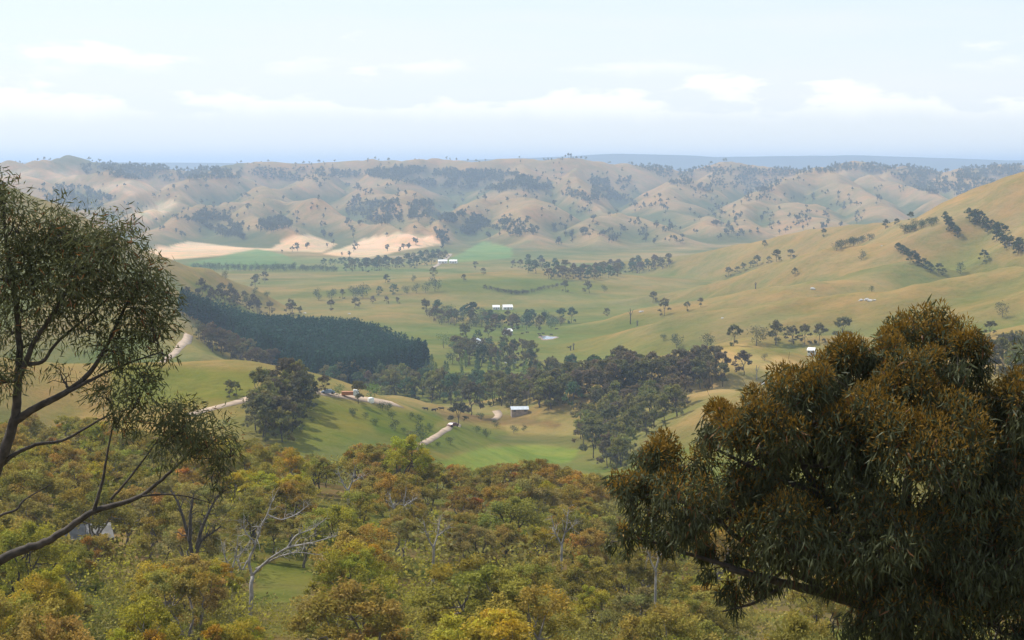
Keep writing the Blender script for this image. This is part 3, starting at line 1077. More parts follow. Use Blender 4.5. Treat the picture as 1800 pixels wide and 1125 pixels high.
# saplings and scrub filling the gaps under the trees, too many to count
def undergrowth():
    r = np.random.default_rng(77)
    lite = []
    for q in range(6):
        w, l = dome_variant(820 + q, h=4.0, n=230 if q < 3 else 64, width=0.8, low=0.02, card=0.46 if q < 3 else 0.9)
        lite.append(l.arrays())
    N = 7000
    Y = np.sqrt(r.uniform(90 ** 2, 400 ** 2, N))
    px = r.uniform(-140, 1850, N)
    X = (px - CX) / F * Y / CP
    Z = gz(X, Y)
    qx, qy = project(X, Y, Z)
    ok = fbm(X / 22, Y / 22, 3, 111) > 0.36
    ok &= (qx < 1350) | (r.random(N) < 0.3)
    ok &= project(X, Y, Z + 6.0)[1] > np.interp(qx, TOPX, TOPY) - 5
    for c in CLEAR:
        cx, cy_ = [p[0] for p in c], [p[1] for p in c]
        ok &= ~((qx > min(cx)) & (qx < max(cx)) & (qy > min(cy_) - 5) & (qy < max(cy_) + 70))
    X, Y, Z = X[ok][:2300], Y[ok][:2300], Z[ok][:2300]
    n = len(X)
    pal = np.array([OLIVE, OLIVE, GREY, BROWN, YELLOW])
    cols = pal[r.integers(0, 5, n)] * r.uniform(0.75, 1.1, (n, 1))
    V, Q, T, Mi = merge(lite, X, Y, Z, r.uniform(0.45, 1.5, n), r.uniform(0.85, 1.2, n), cols, r.uniform(0, 6.28, n), r.integers(0, 3, n) + np.where(Y < 185, 0, 3))
    o = obj('undergrowth', quad_mesh('undergrowth', V, Q, [M_LEAF], T, Mi), None, (1, 1, 1))
    tag(o, 'low scrub and saplings growing under the near woodland', 'undergrowth', None, 'stuff')


undergrowth()


# dead and bare trees, skeleton drawn from the photograph's limbs
def limb_tree(name, label, limbs, Y, matl, cat='tree', group=None, depth=1.0, twigs=40, tw_len=1.2, base=None, seed=1):
    """limbs: list of (pixel polyline, radius at start px, radius at end px); each drifts in depth"""
    r = np.random.default_rng(seed)
    k = Y / F
    lines = []
    for li, (pl, r0, r1) in enumerate(limbs):
        d0 = 0.0
        d1 = r.uniform(-1, 1) * depth
        n = len(pl)
        P = np.array([pt(p[0], p[1], Y + d0 + (d1 - d0) * (i / max(n - 1, 1)) ** 1.3) for i, p in enumerate(pl)])
        t = np.linspace(0, n - 1, n * 4)
        Q = np.stack([np.interp(t, np.arange(n), P[:, q]) for q in range(3)], 1)
        for _ in range(2):
            Q[1:-1] = (Q[:-2] + 2 * Q[1:-1] + Q[2:]) / 4
        Q[1:-1] += r.normal(0, 0.25 * r1 * k, (len(Q) - 2, 3))
        lines.append((Q, np.linspace(r0 * k, r1 * k, len(Q))))
    B = lines[0][0][0] if base is None else base
    t = empty(name, B, 0, (1, 1, 1), label, cat, group)
    for i, (Q, rad) in enumerate(lines):
        bag = Bag()
        tube(bag, Q - B, rad, 7)
        if i:
            for _ in range(int(twigs / max(len(lines) - 1, 1))):
                j = r.integers(len(Q) // 3, len(Q))
                d = norm(r.normal(0, 1, 3) + norm(Q[-1] - Q[0]) * 0.9 + (0, 0, 0.3))
                e = Q[j] + d * tw_len * r.uniform(0.4, 1.2)
                tube(bag, bend(Q[j], e, 5, 0.08, 0.09, r) - B, np.linspace(rad[j] * 0.45, rad[j] * 0.10, 5), 4)
        obj('trunk' if i == 0 else 'limb', bag.mesh(name + '_limb', [matl], True), t)
    return t


def drop_base(px, py, Y):
    return float(project(0, Y, gz(pt(px, py, Y)[0], Y))[1])


yb = drop_base(440, 1035, 165)
limb_tree('dead_tree', 'bleached dead tree leaning right with a fan of bare silver branches', [
    ([(440, yb + 8), (441, 1030), (445, 1010)], 4, 3.4),
    ([(445, 1010), (470, 985), (505, 962), (545, 955), (592, 942)], 2.6, .8),
    ([(443, 1012), (436, 985), (450, 955), (458, 925), (470, 905), (478, 880)], 2.8, 1.0),
    ([(450, 1000), (490, 978), (520, 970), (560, 975)], 2.0, .6),
    ([(436, 985), (425, 1005), (416, 985), (440, 950)], 1.8, .6),
    ([(470, 905), (495, 915), (520, 905), (540, 890)], 1.5, .5),
    ([(505, 962), (520, 940), (550, 930), (575, 910)], 1.5, .5),
    ([(450, 955), (430, 935), (428, 915)], 1.5, .5)], 165, M_PALE, group='bare trees', depth=1.6, twigs=150, tw_len=1.3, seed=5)
yb = drop_base(340, 1015, 172)
limb_tree('forked_gum_tree', 'dark forked gum trunk with thin grey crown beside the bleached dead tree', [
    ([(338, yb + 8), (338, 1010), (340, 985)], 6, 5),
    ([(340, 990), (333, 950), (322, 910), (312, 880), (300, 862)], 4, 1.2),
    ([(340, 990), (352, 950), (372, 938), (388, 925)], 3.4, 1.2),
    ([(346, 965), (352, 935), (365, 905), (377, 880), (395, 862)], 4, 1.0),
    ([(333, 950), (335, 900), (340, 870)], 4, 1.0)], 172, M_BARK, group='bare trees', depth=1.5, twigs=70, tw_len=1.4, seed=6)
for i, (x, y, Y, hpx) in enumerate([(700, 905, 230, 46), (610, 860, 262, 40), (985, 955, 190, 60), (1150, 1000, 150, 70), (405, 1000, 176, 60), (760, 960, 196, 55)]):
    yb = drop_base(x, y, Y)
    limb_tree('bare_tree', ['thin bare pale tree right of the rusty gum', 'thin bare pale tree near the woodland top', 'bare branching tree beside the big right crown',
                            'bare tree under the left tip of the right crown', 'thin bare stem left of the bleached dead tree', 'bare pale tree in mid woodland'][i], [
        ([(x, yb + 6), (x + 1, (yb + y) / 2), (x + 3, y)], 3.0, 2.0),
        ([(x + 3, y), (x + 10, y - hpx * 0.4), (x + 14, y - hpx)], 1.8, .6),
        ([(x + 2, y + 4), (x - 9, y - hpx * 0.3), (x - 16, y - hpx * 0.8)], 1.8, .6),
        ([(x + 8, y - hpx * 0.3), (x + 22, y - hpx * 0.5), (x + 30, y - hpx * 0.6)], 1.2, .5)], Y, M_PALE, group='bare trees', twigs=50, tw_len=1.3, seed=20 + i)

# ------------------------------------------------------------------ pine plantation
PINE_POLY = [(318, 548), (345, 560), (400, 590), (470, 635), (520, 668), (560, 688), (620, 690), (680, 676), (740, 660), (767, 652), (760, 628), (720, 618), (640, 605), (540, 596), (430, 588), (330, 560)]
BLUEPINE = (.026, .072, .042)


def pine_spots():
    px = RNG.uniform(300, 780, 60000)
    Y = RNG.uniform(960, 1290, 60000)
    # front edge of the stand, in metres, from the photograph's lower edge
    ex = np.array([300, 345, 400, 470, 520, 560, 620, 680, 740, 770])
    ey = np.array([548, 566, 596, 640, 668, 684, 684, 668, 652, 646])
    EX, EY, EZ, _ = cast(ex, ey, 820, 1500)
    front = np.interp(px, ex, EY)
    back = np.interp(px, [300, 420, 560, 700, 768], [1270, 1290, 1290, 1270, 1200])
    X = (px - CX) / F * Y / CP
    tpx, tpy = project(X, Y, gz(X, Y) + 17.0)
    ok = (Y > front) & (Y < back) & (tpy > np.interp(tpx, [290, 330, 400, 450, 560, 650, 740, 775], [496, 508, 532, 541, 546, 563, 592, 622]))
    X, Y = X[ok], Y[ok]
    keep, cell = [], {}
    for i in range(len(X)):
        k = (int(X[i] // 3.4), int(Y[i] // 4.2))
        if k in cell:
            continue
        cell[k] = 1
        keep.append(i)
    return X[keep], Y[keep]


PXs, PYs = pine_spots()
PZs = gz(PXs, PYs)
# the ones that show most stand at the front of each line of sight
ppx, ppy = project(PXs, PYs, PZs)
order = np.lexsort((PYs, np.round(ppx / 8)))
rank = np.zeros(len(PXs), int)
lastk, cnt = None, 0
for i in order:
    kx = round(ppx[i] / 8)
    cnt = cnt + 1 if kx == lastk else 0
    lastk = kx
    rank[i] = cnt
single = np.argsort(rank, kind='stable')[:230]
is_single = np.zeros(len(PXs), bool)
is_single[single] = True


pine_lite = []
for s in range(320, 325):
    w, l = pine_variant(s, n=64, base=3.0)
    V1, Q1, T1, _ = l.arrays()
    V2, Q2, T2, _ = w.arrays()
    pine_lite.append((np.concatenate([V1, V2]), np.concatenate([Q1, Q2 + len(V1)]), np.concatenate([T1, T2]), np.concatenate([np.zeros(len(Q1)), np.ones(len(Q2))])))
for i in single:
    t = plant('pine_tree', 'dark blue-green pine along the front of the plantation', PINES, PXs[i], PYs[i], random.uniform(14.5, 17.8), 17.0, vary(BLUEPINE, 0.15), 'pines along the front of the plantation')
rest = np.where(~is_single)[0]
n = len(rest)
V, Q, T, Mi = merge(pine_lite, PXs[rest], PYs[rest], PZs[rest], RNG.uniform(0.86, 1.04, n), np.ones(n) * 1.15, np.array([vary(BLUEPINE, 0.16) for _ in range(n)]),
                    RNG.uniform(0, 6.28, n), RNG.integers(0, 5, n))
o = obj('pine_plantation', quad_mesh('pine_plantation', V, Q, [M_PINE, M_BARK], T, Mi), None, (1, 1, 1))
tag(o, 'dense dark pine plantation covering the low valley hill', 'plantation', None, 'stuff')

# ------------------------------------------------------------------ valley trees
GUMC, TEAL, WILLOW, PLUM, DKG, OLV2 = (.165, .150, .062), (.095, .150, .070), (.170, .225, .065), (.175, .135, .078), (.068, .090, .038), (.205, .200, .058)
valley_count = 0


def valley(px, py, h, color, label, group, kindset=None, name='gum_tree', wide=1.0, y0=430, y1=3200, href=12.0):
    global valley_count
    X, Y, Z, hit = cast([px], [py], y0, y1)
    if not hit[0]:
        return
    valley_count += 1
    return plant(name, label, kindset or MID_GUM, float(X[0]), float(Y[0]), h, href, vary(color, 0.12), group, wide, float(Z[0]))


def polypoints(poly, n, mind, rng=random):
    xs, ys = [p[0] for p in poly], [p[1] for p in poly]
    res = []
    k = 0
    while len(res) < n and k < n * 60:
        k += 1
        x, y = rng.uniform(min(xs), max(xs)), rng.uniform(min(ys), max(ys))
        if not inpoly(np.array([x]), np.array([y]), poly)[0]:
            continue
        if any(abs(x - a) < mind and abs(y - b) < mind * 0.35 for a, b in res):
            continue
        res.append((x, y))
    return res


BELTS = [
    # poly, count, spacing px, height range, colours, kindset mix, y range, label, group
    ([(560, 690), (640, 692), (700, 706), (860, 716), (1010, 722), (1010, 705), (850, 692), (700, 686), (600, 676)], 74, 11, (9.5, 16), [GUMC, OLV2, TEAL, PLUM, GUMC], 'g', (790, 1150),
     'tall gum tree in the belt along the creek behind the paddocks', 'gum trees of the creek belt'),
    ([(570, 676), (680, 672), (800, 650), (860, 640), (1000, 668), (1000, 690), (800, 690)], 34, 16, (9, 14), [TEAL, TEAL, DKG, WILLOW], 'p', (750, 1300),
     'blue-green poplar standing between the plantation and the creek belt', 'poplars below the plantation'),
    ([(790, 605), (830, 590), (890, 605), (950, 635), (1000, 655), (1100, 660), (1110, 690), (1000, 700), (880, 660), (800, 640)], 60, 12, (9, 14), [PLUM, GUMC, GUMC, DKG, TEAL], 'g', (800, 1500),
     'dusky gum tree around the farmstead in the valley', 'gum trees around the farmstead'),
    ([(735, 552), (800, 556), (900, 566), (1015, 568), (960, 580), (870, 582), (780, 575)], 62, 9, (9, 14), [DKG, TEAL, PLUM, GUMC], 'gd', (1200, 2000),
     'dark tree in the shelter belt below the white sheds', 'trees below the white sheds'),
    ([(945, 492), (1040, 480), (1110, 470), (1180, 462), (1185, 470), (1100, 486), (1020, 497)], 48, 8, (10, 15), [GUMC, PLUM, TEAL], 'g', (1500, 2500),
     'grey-green tree at the foot of the right ridge', 'trees at the foot of the right ridge'),
    ([(890, 472), (930, 465), (1010, 470), (1000, 482), (930, 485)], 12, 11, (11, 16), [GUMC, TEAL], 'g', (1500, 2700), 'grey-green tree at the foot of the right ridge', 'trees at the foot of the right ridge'),
    ([(605, 482), (660, 478), (740, 472), (790, 455), (770, 450), (690, 465), (610, 473)], 36, 10, (10, 16), [GUMC, DKG, TEAL], 'g', (1800, 3000),
     'dark blue-grey tree in the wood beyond the valley flats', 'trees beyond the valley flats'),
    ([(1010, 745), (1060, 715), (1130, 700), (1215, 705), (1200, 740), (1130, 775), (1085, 835), (1030, 800)], 52, 17, (8, 13), [OLV2, GUMC, PLUM, OLV2], 'g', (440, 900),
     'olive gum tree in the gully left of the big foreground crown', 'gum trees of the right gully'),
    ([(1115, 672), (1180, 660), (1270, 655), (1285, 682), (1200, 690), (1120, 690)], 26, 15, (10, 15), [PLUM, GUMC, PLUM], 'g', (600, 1000),
     'dusky plum-grey gum tree in the clump beside the dry knoll', 'gum trees beside the dry knoll'),
    ([(1000, 700), (1110, 660), (1120, 690), (1060, 715)], 16, 15, (10, 15), [PLUM, PLUM, GUMC], 'g', (600, 1100), 'dusky gum tree at the right end of the creek belt', 'gum trees at the right end of the creek belt'),
    ([(345, 592), (385, 600), (440, 632), (482, 650), (470, 660), (420, 645), (360, 612)], 30, 11, (9, 13), [(.125, .098, .048), GUMC, (.135, .10, .05)], 'g', (700, 1300),
     'brownish gum tree in the strip in front of the plantation', 'gum trees in front of the plantation'),
    ([(455, 715), (500, 695), (545, 690), (545, 720), (520, 770), (460, 790), (445, 750)], 26, 13, (8, 13), [GUMC, OLV2, (.12, .105, .06)], 'g', (430, 700),
     'grey-olive gum tree on the near grassy spur by the road', 'gum trees on the near spur'),
    ([(310, 515), (400, 520), (470, 540), (520, 555), (440, 552), (330, 535)], 22, 12, (8, 13), [GUMC, (.11, .088, .045)], 'g', (900, 2000),
     'brown-green tree on the left hillside above the plantation', 'trees on the left hillside'),
    ([(1720, 640), (1800, 625), (1860, 640), (1800, 680), (1730, 680)], 12, 16, (9, 14), [GUMC, OLV2], 'g', (500, 1100), 'gum tree on the right edge behind the big crown', 'gum trees behind the big right crown'),
]
for poly, cnt, sp, hr, cols, kind, yr, lab, grp in BELTS:
    for x, y in polypoints(poly, cnt, sp):
        c = random.choice(cols)
        k = random.choice(kind)
        if k == 'g':
            valley(x, y, random.uniform(*hr), c, lab, grp, MID_GUM, 'valley_gum_tree' if yr[0] < 740 else 'farm_gum_tree', random.uniform(0.8, 1.05), *yr)
        elif k == 'p':
            valley(x, y, random.uniform(*hr), c, lab, grp, POPLARS, 'poplar_tree', random.uniform(0.9, 1.4), *yr, href=18.0)
        else:
            valley(x, y, random.uniform(hr[0] * 0.7, hr[1] * 0.8), c, lab, grp, DOMES, 'shelter_tree', random.uniform(0.9, 1.3), *yr, href=8.0)

# single trees: (px base, py base, height px, kind, colour, label)
ONES = [
    (1290, 608, 38, 'g', GUMC, 'leftmost gum tree of the row below the right ridge'),
    (1330, 608, 42, 'd', GUMC, 'full rounded gum tree second in the row below the right ridge'),
    (1364, 608, 44, 'g', GUMC, 'slim gum tree third in the row below the right ridge'),
    (1395, 606, 36, 'g', PLUM, 'gum tree in the close group right of the slim one'),
    (1415, 606, 38, 'g', GUMC, 'gum tree in the middle of the close group below the right ridge'),
    (1440, 604, 36, 'g', GUMC, 'gum tree at the right of the close group below the right ridge'),
    (1482, 600, 46, 'g', GUMC, 'large gum tree just left of the foreground crown top'),
    (1600, 600, 46, 'g', PLUM, 'grey gum tree showing behind the top of the foreground crown'),
    (1762, 558, 30, 'd', GUMC, 'broad round tree on the slope at the right edge'),
    (1740, 592, 30, 'g', GUMC, 'spreading tree below the broad round one at the right edge'),
    (1243, 612, 28, 'd', DKG, 'dark cypress left of the dry knoll'),
    (1190, 612, 26, 'd', DKG, 'dark round tree left of the dark cypress'),
    (1166, 600, 14, 'd', DKG, 'small round tree on the green slope left of the dark round one'),
    (1308, 660, 44, 'g', (.12, .09, .06), 'ragged gum tree on the front of the dry knoll'),
    (1344, 635, 14, 'd', GUMC, 'small dark bush right of the dry knoll top'),
    (1514, 458, 18, 'd', DKG, 'lone dark round tree on the right hillside'),
    (1600, 463, 22, 'g', DKG, 'lone tree on a spur of the right hillside'),
    (1688, 482, 22, 'd', DKG, 'lone round tree under the dark gully on the right'),
    (1732, 462, 22, 'g', DKG, 'lone tree beside the dark gully on the right hill'),
    (1532, 514, 12, 'd', DKG, 'small round bush on the low mound on the right'),
    (1398, 484, 14, 'g', GUMC, 'small thin tree on the middle right slope'),
    (1168, 556, 32, 'g', GUMC, 'gum tree with a strong shadow on the middle slope'),
    (1148, 532, 20, 'g', GUMC, 'narrow gum tree above the one with a strong shadow'),
    (1208, 548, 18, 'g', GUMC, 'small gum tree right of the one with a strong shadow'),
    (1232, 540, 18, 'g', GUMC, 'small gum tree below the middle mound on the right'),
    (1036, 516, 22, 'g', GUMC, 'left one of two trees on the middle pasture'),
    (1062, 514, 14, 'd', DKG, 'right and smaller one of two trees on the middle pasture'),
    (994, 514, 22, 'g', GUMC, 'tree at the right end of the low hedge'),
    (1068, 556, 16, 'g', GUMC, 'small bare-stemmed tree on the middle slope'),
    (677, 498, 16, 'g', DKG, 'small tree on the flats left of the windbreak'),
    (726, 496, 13, 'd', DKG, 'small round tree on the flats above the windbreak'),
    (760, 486, 18, 'g', GUMC, 'small thin tree on the low rise in the far flats'),
    (835, 474, 16, 'g', GUMC, 'small tree on the low rise beyond the sheds'),
    (850, 484, 14, 'g', GUMC, 'second small tree on the low rise beyond the sheds'),
    (815, 495, 13, 'g', GUMC, 'thin small tree on the pasture beyond the sheds'),
    (396, 491, 16, 'd', DKG, 'dark cypress on the far flats left'),
    (448, 504, 24, 'g', GUMC, 'tall loose tree on the far flats'),
    (466, 498, 22, 'g', GUMC, 'second tall loose tree on the far flats'),
    (448, 518, 14, 'd', DKG, 'dark bush at the toe of the left hill'),
    (470, 526, 14, 'd', DKG, 'second dark bush at the toe of the left hill'),
    (582, 546, 20, 'g', GUMC, 'slender tree on the low grassy hill behind the plantation'),
    (624, 542, 20, 'g', GUMC, 'second slender tree on the low grassy hill behind the plantation'),
    (510, 555, 22, 'g', PLUM, 'plum-grey tree just above the plantation edge'),
    (525, 556, 18, 'g', GUMC, 'grey tree just right of the plum-grey one'),
    (560, 528, 22, 'd', DKG, 'dark round tree at the left end of the windbreak'),
    (583, 528, 22, 'd', DKG, 'second dark round tree in the windbreak'),
    (602, 526, 18, 'g', GUMC, 'loose tree in the windbreak gap'),
    (622, 525, 24, 'd', DKG, 'dark tree in the middle of the windbreak'),
    (638, 524, 30, 'd', DKG, 'largest dark tree of the windbreak'),
    (665, 520, 18, 'g', TEAL, 'small green tree in the windbreak'),
    (690, 518, 20, 'g', TEAL, 'second small green tree in the windbreak'),
    (715, 517, 18, 'd', DKG, 'dark tree on the right part of the windbreak'),
    (732, 516, 19, 'd', DKG, 'second dark tree on the right part of the windbreak'),
    (748, 515, 20, 'd', DKG, 'third dark tree on the right part of the windbreak'),
    (765, 513, 27, 'd', DKG, 'tall dark tree ending the windbreak on the right'),
    (655, 534, 14, 'g', PLUM, 'low brown tree below the windbreak'),
    (680, 534, 14, 'g', PLUM, 'second low brown tree below the windbreak'),
    (700, 534, 12, 'g', PLUM, 'third low brown tree below the windbreak'),
    (828, 730, 62, 'g', (.115, .10, .06), 'leaning gum tree over the dirt road in the valley'),
    (806, 748, 44, 'g', (.115, .10, .06), 'second gum tree beside the dirt road in the valley'),
    (742, 778, 34, 'd', DKG, 'dark green bushy tree at the lower end of the dirt road'),
    (725, 780, 26, 'd', GUMC, 'rounded bush beside the lower dirt road'),
    (404, 700, 34, 'g', GUMC, 'lone gum tree on the near grassy spur above the road'),
    (416, 696, 26, 'g', OLV2, 'smaller gum tree behind the lone one on the near spur'),
    (570, 692, 34, 'g', PLUM, 'round plum-grey gum at the left end of the creek belt'),
    (596, 700, 26, 'd', WILLOW, 'yellow-green shrub beside the truck on the pink road'),
    (629, 710, 44, 'g', GUMC, 'grey-green gum tree right of the truck on the pink road'),
    (652, 705, 36, 'd', WILLOW, 'bright green rounded tree behind the white water tank'),
    (1180, 726, 16, 'g', PLUM, 'small grey tree on the dry slope below the knoll'),
    (820, 612, 24, 'd', WILLOW, 'pale green willow beside the farmstead'),
    (780, 612, 30, 'd', WILLOW, 'pale green willow at the corner of the plantation'),
    (795, 640, 24, 'd', DKG, 'dark green tree below the plantation corner'),
    (800, 620, 22, 'd', TEAL, 'blue-green tree by the plantation corner'),
]
BUSHES = [(358 / 4.5 + 540, 730), (642, 737), (690, 738), (672, 722), (682, 724), (722, 738), (735, 746), (710, 762), (695, 758), (756, 756), (838, 762), (855, 770), (770, 785), (792, 782), (845, 738), (620, 733),
          (545, 725), (549, 742), (541, 708), (530, 760), (872, 752), (903, 762), (920, 758), (660, 748)]
for px_, py_, hp, k, c, lab in ONES:
    X, Y, Z, hit = cast([px_], [py_], 430, 3300)
    if not hit[0]:
        continue
    h = min(hp * float(Y[0]) / F, 22)
    if k == 'g':
        valley(px_, py_, h, c, lab, None, MID_GUM, 'gum_tree', random.uniform(0.85, 1.1), 430, 3300)
    else:
        valley(px_, py_, h, c, lab, None, DOMES, 'round_tree' if h > 5 else 'bush', random.uniform(1.0, 1.2), 430, 3300, href=8.0)
for i, (x, y) in enumerate(BUSHES):
    t = valley(x, y, random.uniform(1.8, 3.6), DKG, 'small dark green bush dotted on the grassy slope by the dirt road', 'bushes on the grassy slope', DOMES, 'bush', 1.25, 430, 1000, href=8.0)
    if t:
        t['category'] = 'bush'


def tree_row(pix, n, h, kindset, href, color, label, group, name, y0, y1, wide=1.0, jit=1.5):
    px, py = np.array(pix, float).T
    s = np.linspace(0, 1, n)
    t = np.linspace(0, 1, len(px))
    for v in s:
        x, y = np.interp(v, t, px) + random.uniform(-jit, jit), np.interp(v, t, py) + random.uniform(-jit, jit) * 0.3
        valley(x, y, h * random.uniform(0.8, 1.2), color, label, group, kindset, name, wide * random.uniform(0.9, 1.15), y0, y1, href=href)


tree_row([(852, 508), (880, 514), (905, 518), (925, 517), (955, 510), (992, 502)], 34, 4.4, DOMES, 8.0, (.085, .072, .035), 'low brown-green shrub of the hedge crossing the middle pasture', 'shrubs of the pasture hedge', 'hedge_shrub', 1400, 2400, 1.3)
tree_row([(340, 475), (400, 476), (460, 477), (520, 477)], 36, 10, DOMES, 8.0, DKG, 'dark conifer in the straight windbreak on the far left flats', 'conifers of the far windbreak', 'windbreak_tree', 1700, 3000, 1.0)
tree_row([(528, 477), (560, 477), (592, 479)], 14, 8.5, DOMES, 8.0, DKG, 'dark conifer in the shorter far windbreak', 'conifers of the shorter far windbreak', 'windbreak_tree', 1700, 3000, 1.0)
tree_row([(565, 466), (620, 464), (660, 466), (700, 464)], 22, 9, MID_GUM, 12.0, TEAL, 'tree in the thin row behind the far windbreak', 'trees behind the far windbreak', 'row_tree', 1900, 3200)
# dark strips and gullies on the right-hand hill
tree_row([(1470, 440), (1500, 432), (1525, 424)], 10, 8, DOMES, 8, DKG, 'dark scrub tree in the lower strip on the right ridge', 'scrub strip on the right ridge', 'scrub_tree', 1400, 2500, 1.2, 5)
tree_row([(1590, 412), (1620, 402), (1645, 394)], 12, 8, DOMES, 8, DKG, 'dark scrub tree in the upper strip on the right ridge', 'upper scrub strip on the right ridge', 'scrub_tree', 1400, 2500, 1.2, 4)
tree_row([(1666, 388), (1670, 402), (1680, 418)], 8, 8, MID_GUM, 12, DKG, 'dark tree in the short vertical strip on the right hill', 'short strip on the right hill', 'scrub_tree', 1200, 2500, 1.0, 5)
tree_row([(1708, 388), (1735, 402), (1760, 420), (1790, 445)], 26, 9, MID_GUM, 12, DKG, 'dark tree filling the gully on the right hill', 'trees of the right hill gully', 'scrub_tree', 1200, 2500, 1.0, 12)
tree_row([(1578, 440), (1600, 452), (1620, 468), (1655, 485)], 16, 7, MID_GUM, 12, DKG, 'dark tree down the small gully on the right hillside', 'trees of the small gully', 'scrub_tree', 1200, 2500, 1.0, 6)
tree_row([(1280, 486), (1310, 474), (1340, 464), (1390, 456)], 8, 10, MID_GUM, 12, GUMC, 'tree on the spur line of the right ridge', 'trees on the spur line', 'gum_tree', 1400, 2400, 1.0, 4)
tree_row([(1340, 432), (1560, 402), (1600, 388)], 5, 8, MID_GUM, 12, DKG, 'tree on the crest of the right ridge', 'trees on the right crest', 'gum_tree', 1500, 2600, 1.0, 8)

# ------------------------------------------------------------------ trees on the far hills
FC1, FC2 = np.array([.066, .075, .042]), np.array([.095, .092, .048])
FAR_POLYS = [
    ([(640, 302), (700, 294), (800, 300), (900, 306), (960, 318), (975, 335), (900, 338), (820, 335), (760, 330), (700, 322), (650, 312)], 1500),
    ([(140, 292), (300, 292), (430, 298), (420, 316), (250, 318), (150, 308)], 900),
    ([(430, 300), (620, 300), (640, 315), (520, 322), (440, 314)], 300),
    ([(70, 328), (150, 330), (205, 355), (150, 375), (80, 355)], 300),
    ([(345, 372), (400, 385), (440, 405), (430, 425), (380, 412), (340, 390)], 260),
    ([(450, 392), (500, 385), (515, 400), (470, 412)], 130),
    ([(560, 300), (700, 300), (660, 312), (570, 312)], 60),
    ([(615, 352), (700, 350), (710, 395), (645, 400), (600, 392)], 260),
    ([(715, 360), (765, 350), (760, 385), (720, 388)], 140),
    ([(770, 384), (800, 378), (822, 380), (865, 392), (838, 412), (812, 412), (800, 394), (775, 398)], 330),
    ([(745, 408), (790, 412), (785, 432), (760, 425)], 30),
    ([(850, 395), (920, 388), (950, 412), (900, 418), (840, 418)], 75),
    ([(1040, 312), (1110, 315), (1100, 352), (1040, 355)], 300),
    ([(980, 330), (1040, 340), (1035, 358), (990, 348)], 50),
    ([(1100, 288), (1250, 298), (1400, 290), (1560, 290), (1800, 292), (1800, 312), (1650, 318), (1500, 302), (1300, 316), (1150, 306)], 1500),
    ([(1150, 306), (1300, 316), (1420, 318), (1340, 345), (1200, 340)], 320),
    ([(1560, 305), (1800, 308), (1760, 335), (1700, 348), (1620, 340)], 650),
    ([(1050, 405), (1090, 412), (1085, 425), (1052, 420)], 26),
    ([(970, 400), (1010, 395), (1010, 432), (975, 430)], 24),
    ([(560, 325), (700, 325), (700, 350), (560, 350)], 40),
    ([(270, 300), (1100, 300), (1100, 420), (270, 420)], 420),
    ([(1100, 330), (1600, 330), (1500, 400), (1200, 430), (1060, 430)], 330),
    ([(480, 430), (800, 428), (790, 450), (500, 452)], 26),
    ([(0, 315), (260, 330), (260, 420), (0, 420)], 60),
]
fx, fy = [], []
for poly, cnt in FAR_POLYS:
    xs, ys = [p[0] for p in poly], [p[1] for p in poly]
    x = RNG.uniform(min(xs), max(xs), cnt * 5)
    y = RNG.uniform(min(ys), max(ys), cnt * 5)
    ok = inpoly(x, y, poly)
    # ragged, clumped edges
    cl = fbm(x / 18, y / 9, 3, 91)
    ok &= cl > (0.53 if cnt in (420, 330) else 0.40 if cnt > 60 else 0.5)
    x, y = x[ok][:cnt], y[ok][:cnt]
    fx.append(x)
    fy.append(y)
fx, fy = np.concatenate(fx), np.concatenate(fy)
X, Y, Z, hit = cast(fx, fy, 2350, 6200, 900)
X, Y, Z = X[hit], Y[hit], Z[hit]
# trees standing on the skyline crest
sk = FAR_RIDGES[0][0]
tt = RNG.uniform(2, len(sk) - 3, 420)
tt = tt[fbm(tt * 3.0, tt * 0, 3, 95) > 0.44]
k0 = tt.astype(int)
SX = sk[k0, 0] + (sk[k0 + 1, 0] - sk[k0, 0]) * (tt - k0) + RNG.normal(0, 12, len(tt))
SY = sk[k0, 1] + (sk[k0 + 1, 1] - sk[k0, 1]) * (tt - k0) + RNG.normal(-10, 35, len(tt))
X, Y, Z = np.concatenate([X, SX]), np.concatenate([Y, SY]), np.concatenate([Z, gz(SX, SY)])
hts = RNG.uniform(6.0, 11.0, len(X)) * (0.8 + 0.5 * RNG.random(len(X)) ** 2)
show = hts / Y
order = np.argsort(-show)
ind = order[:240]
for i in ind:
    c = (FC1 + (FC2 - FC1) * RNG.random()) * RNG.uniform(0.85, 1.15)
    o = obj('hillside_tree', FAR[RNG.integers(0, 6)], None, c, (X[i], Y[i], Z[i]))
    s = hts[i] / 9.0
    o.scale = (s * RNG.uniform(0.9, 1.2), s * RNG.uniform(0.9, 1.2), s)
    o.rotation_euler = (0, 0, RNG.uniform(0, 6.28))
    px_, py_ = project(X[i], Y[i], Z[i])
    side = 'left' if px_ < 600 else 'middle' if px_ < 1150 else 'right'
    tag(o, f'small dark tree dotted on the lower far hills, {side} part', 'tree', f'trees dotted on the lower far hills, {side} part')
rest = order[240:]
far_lite = []
for s in range(620, 625):
    far_lite.append(far_variant(s, n=22, spread=4.0).arrays())
n = len(rest)
cols = (FC1 + (FC2 - FC1) * RNG.random((n, 1))) * RNG.uniform(0.85, 1.15, (n, 1))
V, Q, T, Mi = merge(far_lite, X[rest], Y[rest], Z[rest], hts[rest] / 9.0, RNG.uniform(0.9, 1.25, n), cols, RNG.uniform(0, 6.28, n), RNG.integers(0, 5, n))
o = obj('distant_woodland', quad_mesh('distant_woodland', V, Q, [M_LEAF, M_BARK], T, Mi), None, (1, 1, 1))
tag(o, 'far-off bluish woodland and scattered trees along the upper hills and skyline', 'woodland', None, 'stuff')

